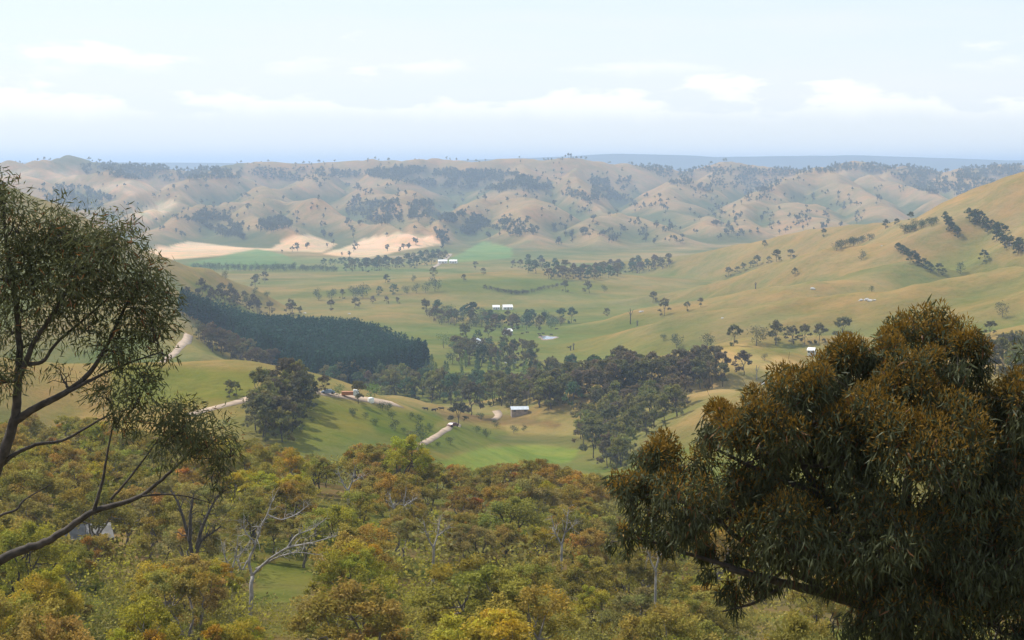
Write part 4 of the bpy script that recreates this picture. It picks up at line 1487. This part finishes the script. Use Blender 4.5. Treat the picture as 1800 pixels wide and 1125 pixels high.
# ------------------------------------------------------------------ farm buildings, vehicles, tank, animals
def box_bag(bag, x0, x1, y0, y1, z0, z1):
    V = [(x0, y0, z0), (x1, y0, z0), (x1, y1, z0), (x0, y1, z0), (x0, y0, z1), (x1, y0, z1), (x1, y1, z1), (x0, y1, z1)]
    bag.add(V, [(3, 2, 1, 0), (4, 5, 6, 7), (0, 1, 5, 4), (1, 2, 6, 5), (2, 3, 7, 6), (3, 0, 4, 7)])


def box(name, parent, m, *b):
    bag = Bag()
    box_bag(bag, *b)
    return obj(name, bag.mesh(name, [m]), parent)


def building(name, label, px, py, w, d, h, rise, rz, roofm, wallm, y0=430, y1=3300, windows=2, cat='building', pos=None, group=None):
    if pos is None:
        X, Y, Z, _ = cast([px], [py], y0, y1)
        X, Y = float(X[0]), float(Y[0])
    else:
        X, Y = pos
    corners = [(X + cos(rz) * a * w / 2 - sin(rz) * b * d / 2, Y + sin(rz) * a * w / 2 + cos(rz) * b * d / 2) for a in (-1, 1) for b in (-1, 1)]
    zs = [float(gz(*c)) for c in corners]
    z = max(zs) + 0.1
    t = empty(name, (X, Y, z), rz, (1, 1, 1), label, cat, group)
    bag = Bag()
    dn = min(zs) - z - 0.3
    a, b = w / 2, d / 2
    V = [(-a, -b, dn), (a, -b, dn), (a, b, dn), (-a, b, dn), (-a, -b, h), (a, -b, h), (a, b, h), (-a, b, h), (-a, 0, h + rise), (a, 0, h + rise)]
    bag.add(V, [(0, 1, 5, 4), (2, 3, 7, 6), (1, 2, 6, 5), (3, 0, 4, 7), (5, 6, 9, 9), (7, 4, 8, 8)])
    me = bpy.data.meshes.new('wall')
    me.from_pydata(V, [], [(0, 1, 5, 4), (2, 3, 7, 6), (1, 2, 6, 9, 5), (3, 0, 4, 8, 7)])
    me.materials.append(wallm)
    wall = obj('wall', me, t)
    o = 0.35
    rf = Bag()
    th = 0.14
    sl = rise / b
    for s in (-1, 1):
        e = (b + o)
        zt, zb = h + rise + th, h - o * sl + th
        p = [(-a - o, 0, zt), (a + o, 0, zt), (a + o, s * e, zb), (-a - o, s * e, zb)]
        q = [(x, y, zz - th + 0.02) for x, y, zz in p]
        rf.add(p + q, [(0, 1, 2, 3), (7, 6, 5, 4), (2, 6, 7, 3), (0, 3, 7, 4), (1, 5, 6, 2)])
    obj('roof', rf.mesh('roof', [roofm]), t)
    box('door', t, M_WALL_B, -a * 0.12, a * 0.12 + 0.3, -b - 0.06, -b + 0.05, 0, min(2.1, h * 0.85))
    for i in range(windows):
        x = -a * 0.65 + i * (1.3 * a / max(windows - 1, 1))
        box('window', t, M_GLASS, x - 0.5, x + 0.5, -b - 0.05, -b + 0.05, h * 0.38, h * 0.78)
    return t


building('farm_shed', 'left one of two bright white roofed sheds above the dark trees', 872, 544, 6, 6, 2.2, 1.6, 0.06, M_ROOF_W, M_WALL_W, 1300, 2200)
building('farm_shed', 'right and wider one of two bright white roofed sheds above the dark trees', 892, 544, 8.5, 7, 2.3, 1.9, 0.18, M_ROOF_W, M_WALL_W, 1300, 2200)
building('farmhouse', 'white gabled farmhouse among dusky trees in the valley', 837, 613, 6, 8, 4.2, 2.2, 1.25, M_ROOF_G, M_WALL_W, 1000, 1800)
building('farm_shed', 'pale shed at the end of the shelter belt near the pond', 893, 588, 4.5, 8, 2.8, 1.2, 0.3, M_ROOF_W, M_WALL_W, 1000, 1800)
building('cottage', 'small white cottage at the lower edge of the farmstead trees', 897, 638, 6.5, 5, 2.4, 1.5, 0.2, M_ROOF_R, M_WALL_W, 900, 1600)
building('outbuilding', 'tiny white outbuilding between farmhouse and cottage', 861, 623, 3, 3, 2.8, 0.8, 0.5, M_ROOF_W, M_WALL_W, 900, 1600, 1)
building('farm_shed', 'long low pale roofed shed at the far side of the straw paddock', 913, 729, 7, 5, 1.4, 0.9, 0.1, M_ROOF_G, M_WALL_B, 650, 1100, 3)
building('cottage', 'white cottage left of the foreground crown on the right slope', 1427, 625, 3.4, 3.4, 2.2, 1.0, -0.4, M_ROOF_W, M_WALL_W, 800, 1200)
building('outbuilding', 'low pale outbuilding in the trees right of the creek belt', 1027, 667, 5, 4, 2.4, 0.9, 0.3, M_ROOF_W, M_WALL_W, 700, 1500, 1)
building('farm_shed', 'left white shed beside the far green crop', 778, 463, 12, 9, 3.2, 1.6, 0.1, M_ROOF_W, M_WALL_W, 1800, 3200)
building('farm_shed', 'right white shed beside the far green crop', 797, 463, 10, 9, 3.2, 1.6, -0.1, M_ROOF_W, M_WALL_W, 1800, 3200)
a_, _ = ray(140, 950)
building('house', 'grey metal roofed house half hidden in the left woodland', 0, 0, 6, 5, 2.2, 1.0, 0.35, M_ROOF_D, M_WALL_B, pos=(float(a_) * 205, 205))


def vehicle(name, label, px, py, rz, bodym, truck=False, y0=430, y1=1200, cat='car', traym=None):
    X, Y, Z, _ = cast([px], [py], y0, y1)
    X, Y = float(X[0]), float(Y[0])
    t = empty(name, (X, Y, float(gz(X, Y)) + 0.26), rz, (1, 1, 1), label, cat)
    L = 5.6 if truck else 4.3
    if not truck:
        prof = [(-2.1, .35), (-2.15, .8), (-1.9, .95), (-1.3, 1.02), (-.8, 1.42), (.9, 1.45), (1.5, 1.05), (2.05, .9), (2.15, .35)]
    else:
        prof = [(.9, .5), (.9, 2.3), (1.3, 2.4), (2.1, 2.35), (2.6, 1.5), (2.75, 1.3), (2.75, .5)]
    n = len(prof)
    me = bpy.data.meshes.new('body')
    V = [(x, s * (0.85 if z < 1.1 or truck else 0.68), z) for s in (-1, 1) for x, z in prof]
    me.from_pydata(V, [], [list(range(n)), list(range(2 * n - 1, n - 1, -1))] + [(i, i + n, (i + 1) % n + n, (i + 1) % n) for i in range(n)])
    me.materials.append(bodym)
    obj('body', me, t)
    if truck:
        box('tray', t, traym, -2.8, 0.85, -1.0, 1.0, 0.75, 1.9)
        box('windscreen', t, M_GLASS, 2.3, 2.63, -0.7, 0.7, 1.5, 2.1)
    else:
        box('windscreen', t, M_GLASS, -0.95, 1.05, -0.74, 0.74, 1.08, 1.36)
    for x in ((-1.35, 1.35) if not truck else (-1.9, 1.9)):
        for s in (-0.82, 0.82):
            bag = Bag()
            a = np.linspace(0, 2 * pi, 13)[:-1]
            c = np.column_stack([x + 0.36 * np.cos(a), np.full(12, s), 0.36 + 0.36 * np.sin(a)])
            P_ = np.concatenate([c + (0, .1, 0), c - (0, .1, 0), [[x, s + .11, .36], [x, s - .11, .36]]])
            j = np.arange(12)
            jn = (j + 1) % 12
            bag.add(P_, np.concatenate([np.stack([j, jn, jn + 12, j + 12], 1), np.stack([j[::2], jn[::2], (jn[::2] + 1) % 12, np.full(6, 24)], 1), np.stack([j[::2] + 12, jn[::2] + 12, (jn[::2] + 1) % 12 + 12, np.full(6, 25)], 1)]))
            obj('wheel', bag.mesh('wheel', [M_RUBBER], True), t)


vehicle('truck', 'truck with white cab and rust-orange tray on the pink dirt road', 616, 700, 0.1, M_CAR_W, True, cat='truck', traym=M_ORANGE)
vehicle('parked_car', 'blue-grey car on the pink dirt road left of the truck', 577, 694, 0.0, M_CAR_B)
vehicle('car', 'dark red car at the top of the dirt road beneath the leaning tree', 796, 752, 0.9, M_CAR_D)


def tank(px, py):
    X, Y, Z, _ = cast([px], [py], 430, 1200)
    X, Y = float(X[0]), float(Y[0])
    t = empty('water_tank', (X, Y, float(gz(X, Y)) - 0.1), 0, (1, 1, 1), 'round white water tank on the grass below the pink road', 'water tank')
    a = np.arange(20) * 2 * pi / 20
    for nm, prof in (('shell', [(.95, 0), (1.0, 0.1), (1.0, 1.5), (.96, 1.55)]), ('lid', [(1.05, 1.5), (1.05, 1.57), (0.5, 1.78), (0.02, 1.9)])):
        bag = Bag()
        V = np.array([[r * np.cos(q), r * np.sin(q), z] for r, z in prof for q in a])
        i = np.arange(len(prof) - 1)[:, None] * 20
        j = np.arange(20)[None]
        bag.add(V, np.stack([i + j, i + (j + 1) % 20, i + 20 + (j + 1) % 20, i + 20 + j], -1).reshape(-1, 4))
        obj(nm, bag.mesh(nm, [M_TANK], True), t)


tank(652, 708)


def cow_mesh():
    bag = Bag()
    tube(bag, [(-1.05, 0, 1.0), (-1.0, 0, 1.02), (-.75, 0, 1.02), (-.2, 0, .95), (.4, 0, .97), (.75, 0, 1.05), (1.0, 0, 1.2), (1.2, 0, 1.15), (1.4, 0, .95), (1.58, 0, .78), (1.6, 0, .77)],
         [.05, .26, .34, .38, .38, .33, .22, .17, .17, .10, .02], 8)
    for x in (-.8, .6):
        for s in (-.2, .2):
            k = -.08 if x < 0 else .04
            tube(bag, [(x, s, .95), (x + k * 0.3, s, .6), (x + k, s, .38), (x + k * 0.4, s, .02)], [.16, .10, .06, .065], 6)
    tube(bag, [(-1.03, 0, 1.15), (-1.15, 0, .9), (-1.13, 0, .5)], [.04, .03, .05], 5)
    for s in (-1, 1):
        tube(bag, [(1.22, s * .1, 1.25), (1.2, s * .24, 1.27), (1.18, s * .34, 1.22)], [.03, .06, .02], 5)
    return bag.mesh('cow', [M_COW], True)


COW = cow_mesh()
for x, y in [(918, 588), (948, 589), (955, 588), (969, 590), (978, 580), (950, 592), (1000, 613), (927, 586),
             (748, 722), (763, 724), (776, 722), (792, 724), (808, 722)]:
    X, Y, Z, hit = cast([x], [y], 600, 1800)
    o = obj('cow', COW, None, None, (X[0], Y[0], float(gz(X[0], Y[0]))))
    o.rotation_euler = (0, 0, random.uniform(-0.6, 0.6) + random.choice([0, pi]))
    tag(o, 'tiny dark cow grazing near the farm pond' if x > 900 else 'tiny dark cow standing in the line at the back of the paddock', 'cow', 'cows near the pond' if x > 900 else 'cows at the back of the paddock')

# dead standing trunks on the right slope
for i, (x, y, hp) in enumerate([(1108, 570, 28), (1330, 668, 26), (1003, 616, 9), (1008, 615, 12), (1328, 508, 12), (1392, 664, 12), (1120, 573, 10)]):
    X, Y, Z, hit = cast([x], [y], 500, 2000)
    Yv = float(Y[0])
    limb_tree('dead_tree', ['tall thin dead trunk on the middle slope', 'pale dead trunk on the dry knoll right of the ragged gum', 'left short dead trunk on the green slope below the pond', 'right short dead trunk on the green slope below the pond',
                             'short dead trunk on the spur right of the middle', 'short pale dead stem near the right crown', 'short dead stem beside the tall thin dead trunk'][i], [
        ([(x, y + 1), (x + .3, y - hp * .5), (x - .3, y - hp)], 1.1, .5),
        ([(x, y - hp * .5), (x + hp * .12, y - hp * .75), (x + hp * .2, y - hp * .95)], .6, .25),
        ([(x, y - hp * .6), (x - hp * .12, y - hp * .8)], .5, .25)], Yv, M_PALE if i in (1, 5) else M_BARK, group='dead trunks on the pastures', depth=1.0, twigs=8, tw_len=1.2, seed=60 + i)

# boulders on the slopes
rk = Bag()
a = np.arange(8) * 2 * pi / 8
ROCKS = []
for s in range(3):
    r = np.random.default_rng(700 + s)
    bag = Bag()
    V = np.array([[q * np.cos(k) * r.uniform(.75, 1.2), q * np.sin(k) * r.uniform(.75, 1.2), z + r.uniform(-.08, .08)] for q, z in ((1, -.3), (1.05, .2), (.75, .6), (.15, .8)) for k in a])
    i = np.arange(3)[:, None] * 8
    j = np.arange(8)[None]
    bag.add(V, np.stack([i + j, i + (j + 1) % 8, i + 8 + (j + 1) % 8, i + 8 + j], -1).reshape(-1, 4))
    bag.add(V[24:], [(0, 1, 2, 3), (0, 3, 4, 7), (4, 5, 6, 7)])
    ROCKS.append(bag.mesh('boulder', [M_ROCK]))
for x, y in [(1428, 508), (1431, 509), (1514, 528), (1530, 529), (1538, 528), (1524, 527), (1550, 433), (1775, 432), (807, 552 + 0), (614, 702 - 150), (536, 551), (1342, 676), (1345, 672), (1100, 625), (1095, 627), (1106, 626), (1270, 560), (1130, 548), (1126, 549)]:
    X, Y, Z, hit = cast([x], [y], 500, 2500)
    o = obj('boulder', random.choice(ROCKS), None, None, (X[0], Y[0], gz(X[0], Y[0])))
    k = random.uniform(0.7, 1.6)
    o.scale = (k * 1.3, k, k * 0.8)
    o.rotation_euler = (0, 0, random.uniform(0, 6))
    tag(o, 'small pale boulder lying in the grass of the middle slopes', 'boulder', 'boulders in the pastures')


# ------------------------------------------------------------------ the two foreground gum trees
def big_gum(name, label, Y, trunk, limbs, lumps, base_px, leafcol, newcol, leaf_len, droop, dens, newdens, seed, loose):
    r = np.random.default_rng(seed)
    k = Y / F
    X0, _, _ = pt(base_px, 600, Y)
    B = np.array([X0, Y, float(gz(X0, Y)) - 0.2])
    t = empty(name, B, 0, (1, 1, 1), label, 'tree')
    all_pts, all_rad = [], []
    for li, (pl, r0, r1, d0, d1) in enumerate([trunk] + limbs):
        n = len(pl)
        P = np.array([pt(p[0], p[1], Y + d0 + (d1 - d0) * i / max(n - 1, 1)) for i, p in enumerate(pl)])
        if li == 0:
            P = np.concatenate([[B], P])
            n += 1
        tq = np.linspace(0, n - 1, n * 5)
        Q = np.stack([np.interp(tq, np.arange(n), P[:, q]) for q in range(3)], 1)
        for _ in range(4):
            Q[1:-1] = (Q[:-2] + 2 * Q[1:-1] + Q[2:]) / 4
        rad = np.linspace(r0 * k, r1 * k, len(Q))
        Q[1:-1] += r.normal(0, 0.10, (len(Q) - 2, 3)) * rad[1:-1, None]
        bag = Bag()
        tube(bag, Q - B, rad, 9)
        obj('trunk' if li == 0 else 'limb', bag.mesh(name + '_limb', [M_BARK_NEAR], True), t)
        if li:
            all_pts.append(Q)
            all_rad.append(rad)
    AP, AR = np.concatenate(all_pts), np.concatenate(all_rad)
    tw, lf, ng = Bag(), Bag(), Bag()
    for (x, y, rp, dd, dn) in lumps:
        c = pt(x, y, Y + dd)
        R = rp * k
        j = np.argmin(np.linalg.norm(AP - c, axis=1) + 0.6 * np.maximum(AP[:, 2] - c[2], 0))
        br = bend(AP[j], c + (0, 0, -0.15 * R), 7, -0.05, 0.05, r)
        rr0 = min(AR[j] * 0.6, 0.03)
        tube(tw, br - B, np.linspace(rr0, 0.010, 7), 6)
        nt = max(7, int(15 * (rp / 80.0) ** 1.2))
        U = norm(r.normal(0, 1, (nt, 3)) + (0, 0, 0.35))
        tc_ = c + U * R * r.uniform(0.45, 1.0, (nt, 1)) * (1.0, 1.0, 0.85)
        for q in tc_:
            s = br[r.integers(3, 7)]
            tube(tw, bend(s, q, 5, 0.05, 0.07, r) - B, np.linspace(0.009, 0.003, 5), 4)
            for _ in range(2):
                e = q + r.normal(0, 0.3 * R, 3) + (0, 0, 0.05)
                tube(tw, bend(q, e, 4, 0.03, 0.06, r) - B, np.linspace(0.0035, 0.0016, 4), 3)
        N = int(dens * dn * (R / 0.6) ** 2)
        i = r.integers(0, nt, N)
        D = norm(r.normal(0, 1, (N, 3)))
        pos = tc_[i] + D * R * loose * r.random((N, 1)) ** 0.5
        out = norm(pos - c)
        d = out * (1 - droop) * 0.9 + r.normal(0, 0.42, (N, 3)) + np.array([0, 0, -1.0]) * droop
        b = r.uniform(0.62, 1.3, N)[:, None]
        red = (r.random(N) < 0.04)[:, None]
        tint = b * np.where(red, np.array([1.9, 0.8, 0.7]), 1.0)
        leaves(lf, pos - B, d, leaf_len * r.uniform(0.65, 1.3, N), leaf_len * 0.165 * r.uniform(0.75, 1.25, N), tint, r, True)
        M = int(newdens * (1.0 if (x, y) in RUSTY else 0.22) * dn * (R / 0.6) ** 2)
        if M:
            up = tc_[U[:, 2] > 0.2]
            if len(up):
                i = r.integers(0, len(up), M)
                D = norm(r.normal(0, 1, (M, 3)) + (0, 0, 0.5))
                pos = up[i] + D * R * 0.40 * r.random((M, 1)) ** 0.4
                leaves(ng, pos - B, D + r.normal(0, 0.5, (M, 3)) + (0, 0, 0.35), leaf_len * 0.42 * r.uniform(0.6, 1.4, M), leaf_len * 0.125 * r.uniform(0.8, 1.2, M), r.uniform(0.7, 1.25, M)[:, None] * np.ones(3), r, True)
    obj('twigs', tw.mesh(name + '_twigs', [M_BARK_NEAR], True), t)
    obj('foliage', lf.mesh(name + '_foliage', [M_LEAF_NEAR]), t, leafcol)
    if ng.n:
        o = obj('new_growth', ng.mesh(name + '_new_growth', [M_LEAF_NEAR]), t, newcol)
        o['label'] = 'rust-brown young leaves on the crown tops'
    return t


RUSTY = {(1625, 620), (1690, 640), (1560, 625), (1500, 660), (1410, 690), (1275, 745), (1345, 725), (1185, 815), (1110, 870), (1455, 735), (1555, 770), (1640, 820), (1795, 720), (1345, 780), (1420, 800), (1600, 705)}
RIGHT_LUMPS = [(1625, 620, 85, .6, 1), (1690, 640, 60, -.2, 1), (1560, 625, 55, .2, 1), (1500, 660, 80, .3, 1), (1410, 690, 70, -.2, 1), (1690, 730, 110, .5, 1), (1795, 720, 85, -.4, 1), (1275, 745, 62, .2, 1), (1345, 780, 80, -.5, 1),
               (1185, 815, 70, .4, 1), (1110, 870, 48, .1, 1), (1205, 900, 78, -.3, 1), (1092, 945, 34, .2, .8), (1300, 890, 85, .3, 1), (1420, 800, 95, .5, 1), (1555, 770, 105, -.4, 1), (1640, 820, 120, -.9, 1), (1760, 850, 110, .2, 1),
               (1400, 950, 100, -.6, 1), (1265, 985, 46, .3, .9), (1500, 900, 105, .1, 1), (1560, 960, 110, -.7, 1), (1680, 980, 120, -.5, 1), (1790, 970, 110, -.8, 1), (1290, 1050, 36, .1, .8), (1340, 1015, 40, .2, .8), (1480, 1010, 65, -.4, .9),
               (1640, 1085, 85, -.8, 1), (1760, 1100, 100, -.6, 1), (1850, 850, 130, .3, 1), (1880, 1050, 130, .1, 1), (1900, 680, 110, .4, .8), (1720, 1220, 120, .3, .7),
               (1150, 870, 50, -.2, 1), (1455, 735, 70, .4, 1), (1345, 725, 50, .3, 1), (1355, 870, 75, .0, 1), (1600, 705, 85, -.3, 1), (1490, 790, 80, -.3, 1),
               (1545, 1085, 75, -.3, 1), (1610, 1035, 95, .2, 1), (1700, 920, 100, .2, 1), (1150, 935, 45, .2, .8), (1745, 780, 85, .3, 1), (1680, 1140, 90, -.4, 1)]
big_gum('weeping_gum_tree', 'large dark weeping gum tree with rust-brown crown filling the right foreground', 24.0,
        ([(1655, 1420), (1625, 1250), (1590, 1130)], 26, 18, 0.0, 0.0),
        [([(1590, 1130), (1545, 1075), (1480, 1050), (1400, 1030), (1330, 1015), (1280, 1000)], 14, 4, 0, -.2),
         ([(1590, 1130), (1600, 1000), (1590, 880), (1610, 760), (1625, 640)], 15, 3.5, 0, .5),
         ([(1597, 1060), (1520, 960), (1440, 870), (1395, 790), (1390, 720)], 12, 3, 0, .2),
         ([(1440, 870), (1340, 830), (1260, 790)], 6, 2.5, .1, .1),
         ([(1480, 1050), (1380, 1000), (1290, 940), (1220, 880), (1170, 830)], 7, 2.5, 0, .2),
         ([(1400, 1030), (1300, 1000), (1212, 975), (1160, 955), (1110, 945)], 5, 2, -.1, .2),
         ([(1600, 1000), (1690, 900), (1770, 780), (1800, 720)], 11, 3, 0, .3),
         ([(1605, 1090), (1710, 1050), (1800, 980), (1860, 880)], 10, 3, 0, .2),
         ([(1390, 1020), (1330, 1060), (1270, 1075)], 4, 1.6, -.1, .1)],
        RIGHT_LUMPS, 1680, (.080, .086, .040), (.225, .130, .022), 0.135, 0.80, 2200, 2700, 31, 0.43)

LEFT_LUMPS = [(5, 350, 46, .2, 1), (30, 400, 48, -.2, .9), (-60, 380, 70, .3, .8), (95, 430, 52, .1, .9), (150, 420, 55, .3, 1), (205, 440, 55, -.2, 1), (255, 490, 48, .2, 1), (285, 530, 30, .1, .8), (130, 490, 60, -.4, 1), (60, 490, 58, .2, .9), (200, 520, 62, .3, 1),
              (10, 480, 60, -.3, .8), (270, 580, 42, -.2, .8), (230, 590, 50, .2, .75), (290, 620, 26, .1, .6), (160, 580, 45, .1, .5), (20, 580, 50, .2, .5), (215, 650, 40, .1, .6), (255, 665, 28, -.1, .6), (60, 600, 40, .3, .35), (5, 660, 45, -.1, .6), (30, 640, 30, .2, .5),
              (195, 700, 36, .2, .7), (245, 700, 42, -.2, .9), (210, 745, 34, .1, .7), (280, 740, 44, .2, 1), (325, 750, 44, -.2, 1), (375, 770, 42, .2, 1), (350, 790, 42, .3, .9), (405, 800, 26, .1, .7), (385, 830, 24, -.1, .6), (300, 780, 40, .0, .8), (395, 860, 16, .1, .5),
              (170, 470, 60, .0, 1), (100, 390, 36, .1, .8), (60, 440, 50, .3, .9), (240, 540, 50, .0, 1), (110, 540, 60, .2, .7), (40, 540, 60, .0, .6), (190, 610, 40, -.2, .5), (-80, 520, 80, .2, .8), (-90, 660, 80, -.3, .7), (110, 660, 30, .2, .25)]
big_gum('leaning_gum_tree', 'dark open-crowned gum tree with slanting bare limbs at the left edge', 30.0,
        ([(-75, 1300), (-60, 1050), (-30, 880), (5, 800)], 20, 10, 0.0, 0.0),
        [([(5, 800), (28, 735), (32, 670), (35, 610), (28, 530), (10, 420), (5, 360)], 10, 2, 0, .2),
         ([(28, 740), (65, 715), (110, 695), (150, 665), (180, 625), (205, 570), (240, 500)], 7.5, 1.8, 0, .2),
         ([(32, 670), (60, 600), (95, 550), (130, 490), (150, 430)], 5.5, 1.6, 0, -.2),
         ([(110, 695), (175, 660), (220, 640), (280, 620)], 3.5, 1.2, 0, .1),
         ([(33, 640), (75, 640), (100, 600), (150, 560), (195, 520)], 4, 1.4, 0, .3),
         ([(-20, 840), (20, 800), (67, 779), (110, 777), (163, 745), (200, 725)], 4.6, 1.4, 0, .2),
         ([(-68, 1040), (-30, 1005), (0, 985), (30, 968), (75, 957), (115, 933), (165, 896), (215, 885), (250, 872), (300, 830), (330, 800)], 10.5, 2.0, 0, .2),
         ([(165, 896), (180, 850), (188, 800), (200, 740)], 3.6, 1.2, .1, .2),
         ([(195, 878), (220, 850), (255, 805), (280, 770)], 2.6, 1.0, .1, .0),
         ([(250, 872), (290, 868), (330, 872), (372, 885)], 2.0, .8, .1, .3),
         ([(-40, 935), (0, 905), (30, 897), (38, 882), (60, 868), (88, 852)], 3.0, .8, 0, .2)],
        LEFT_LUMPS, -85, (.108, .112, .048), (.16, .12, .035), 0.135, 0.50, 1300, 160, 32, 0.85)

# ------------------------------------------------------------------ labels that single out one of many
ORD = ['leftmost', 'second', 'third', 'fourth', 'fifth', 'sixth', 'seventh', 'eighth', 'ninth', 'tenth', 'eleventh', 'twelfth', 'thirteenth', 'fourteenth', 'fifteenth', 'sixteenth',
       'seventeenth', 'eighteenth', 'nineteenth', 'twentieth']
TENS = {2: 'twenty', 3: 'thirty', 4: 'forty', 5: 'fifty'}


def ordinal(i):
    if i == 0:
        return 'leftmost'
    w = ORD[i] if i < 20 else (TENS[(i + 1) // 10] + '-' + ['', 'first'] [0] if False else None)
    if w is None:
        q, u = divmod(i + 1, 10)
        w = {2: 'twentieth', 3: 'thirtieth', 4: 'fortieth', 5: 'fiftieth'}[q] if u == 0 else TENS[q] + '-' + (['first'] + ORD[1:9])[u - 1]
    return w + ' from left'


def single_out():
    tops = [o for o in COL.objects if o.parent is None and o.get('category') in ('tree', 'bush', 'cow', 'boulder')]
    pos = {o.name: project(o.location.x, o.location.y, o.location.z) for o in tops}
    for o in tops:                                           # near woodland: say where in the wood it stands
        if not str(o.get('group', '')).startswith('gum trees of the near woodland'):
            continue
        x, y = pos[o.name]
        where = ('at the left edge' if x < 150 else "under the leaning gum's limbs" if x < 320 else 'left of the bleached tree' if x < 430 else 'by the grassy clearing' if x < 590 else
                 'below the dirt road' if x < 760 else 'below the green paddock' if x < 920 else 'below the straw paddock' if x < 1040 else 'left of the weeping gum' if x < 1300 else 'behind the weeping gum')
        row = 'upper' if y < 960 else 'middle' if y < 1110 else 'lower'
        kind = o['group'].split(', ')[1]
        kind = {'rust': 'rusty orange', 'yellow': 'yellow-green', 'grey': 'grey-green', 'brown': 'dull brown', 'olive': 'olive'}[kind]
        o['label'] = f'{kind} gum in {row} woodland {where}'
    for o in tops:
        g, (x, y) = str(o.get('group', '')), pos[o.name]
        if g.startswith('pines along the front'):
            o['label'] = 'dark pine at the front of the plantation, ' + ('left end' if x < 370 else 'left part' if x < 450 else 'left of its middle' if x < 530 else 'right of its middle' if x < 610 else 'right part' if x < 690 else 'right corner')
        elif g == 'gum trees of the creek belt':
            o['label'] = 'tall gum in the creek belt ' + ('right of the truck' if x < 760 else 'behind the cows' if x < 850 else 'behind the low white shed') 
        elif g.startswith('trees dotted on the lower far hills'):
            o['label'] = 'small tree on the far hills above the ' + ('leaning gum tree' if x < 285 else 'left stubble field' if x < 430 else 'far windbreak' if x < 540 else 'pale middle stubble' if x < 640 else
                         'broad pale stubble field' if x < 720 else 'far white sheds' if x < 800 else 'far green crop' if x < 880 else 'pasture hedge' if x < 1000 else 'foot of the right ridge' if x < 1180 else 'right ridge')
    byl = {}
    for o in tops:
        byl.setdefault(o['label'], []).append(o)
    for lab, os_ in byl.items():
        if len(os_) < 2:
            continue
        os_ = sorted(os_, key=lambda q: pos[q.name][0])
        k = -(-len(os_) // 55)
        names = {1: [''], 2: [', left half', ', right half'], 3: [', left third', ', middle third', ', right third']}[min(k, 3)]
        size = -(-len(os_) // len(names))
        for i, o in enumerate(os_):
            o['label'] = lab + names[i // size] + ', ' + ordinal(i % size)


single_out()

# ------------------------------------------------------------------ haze
def haze():
    m, n, l = mat('haze_air')
    out = n.new('ShaderNodeOutputMaterial')
    v = n.new('ShaderNodeVolumePrincipled')
    v.inputs['Color'].default_value = (0.58, 0.74, 1.0, 1)
    v.inputs['Density'].default_value = 1.15e-4
    v.inputs['Anisotropy'].default_value = 0.25
    v.inputs['Density Attribute'].default_value = ''
    l.new(v.outputs[0], out.inputs['Volume'])
    m.cycles.homogeneous_volume = True
    bag = Bag()
    top = max(float(GZ.max()), 8.0) + 8
    box_bag(bag, -41000, 41000, -41000, 41000, float(GZ.min()) - 1.5, top)
    o = obj('haze', quad_mesh('haze', *bag.arrays()[:2], [m]))
    tag(o, 'pale blue summer haze lying over the valley', None, None, 'stuff')


haze()
print('TREES near', len(near_xy), 'valley', valley_count, 'pines', len(PXs), 'far', len(X), 'zrange', GZ.min(), GZ.max())
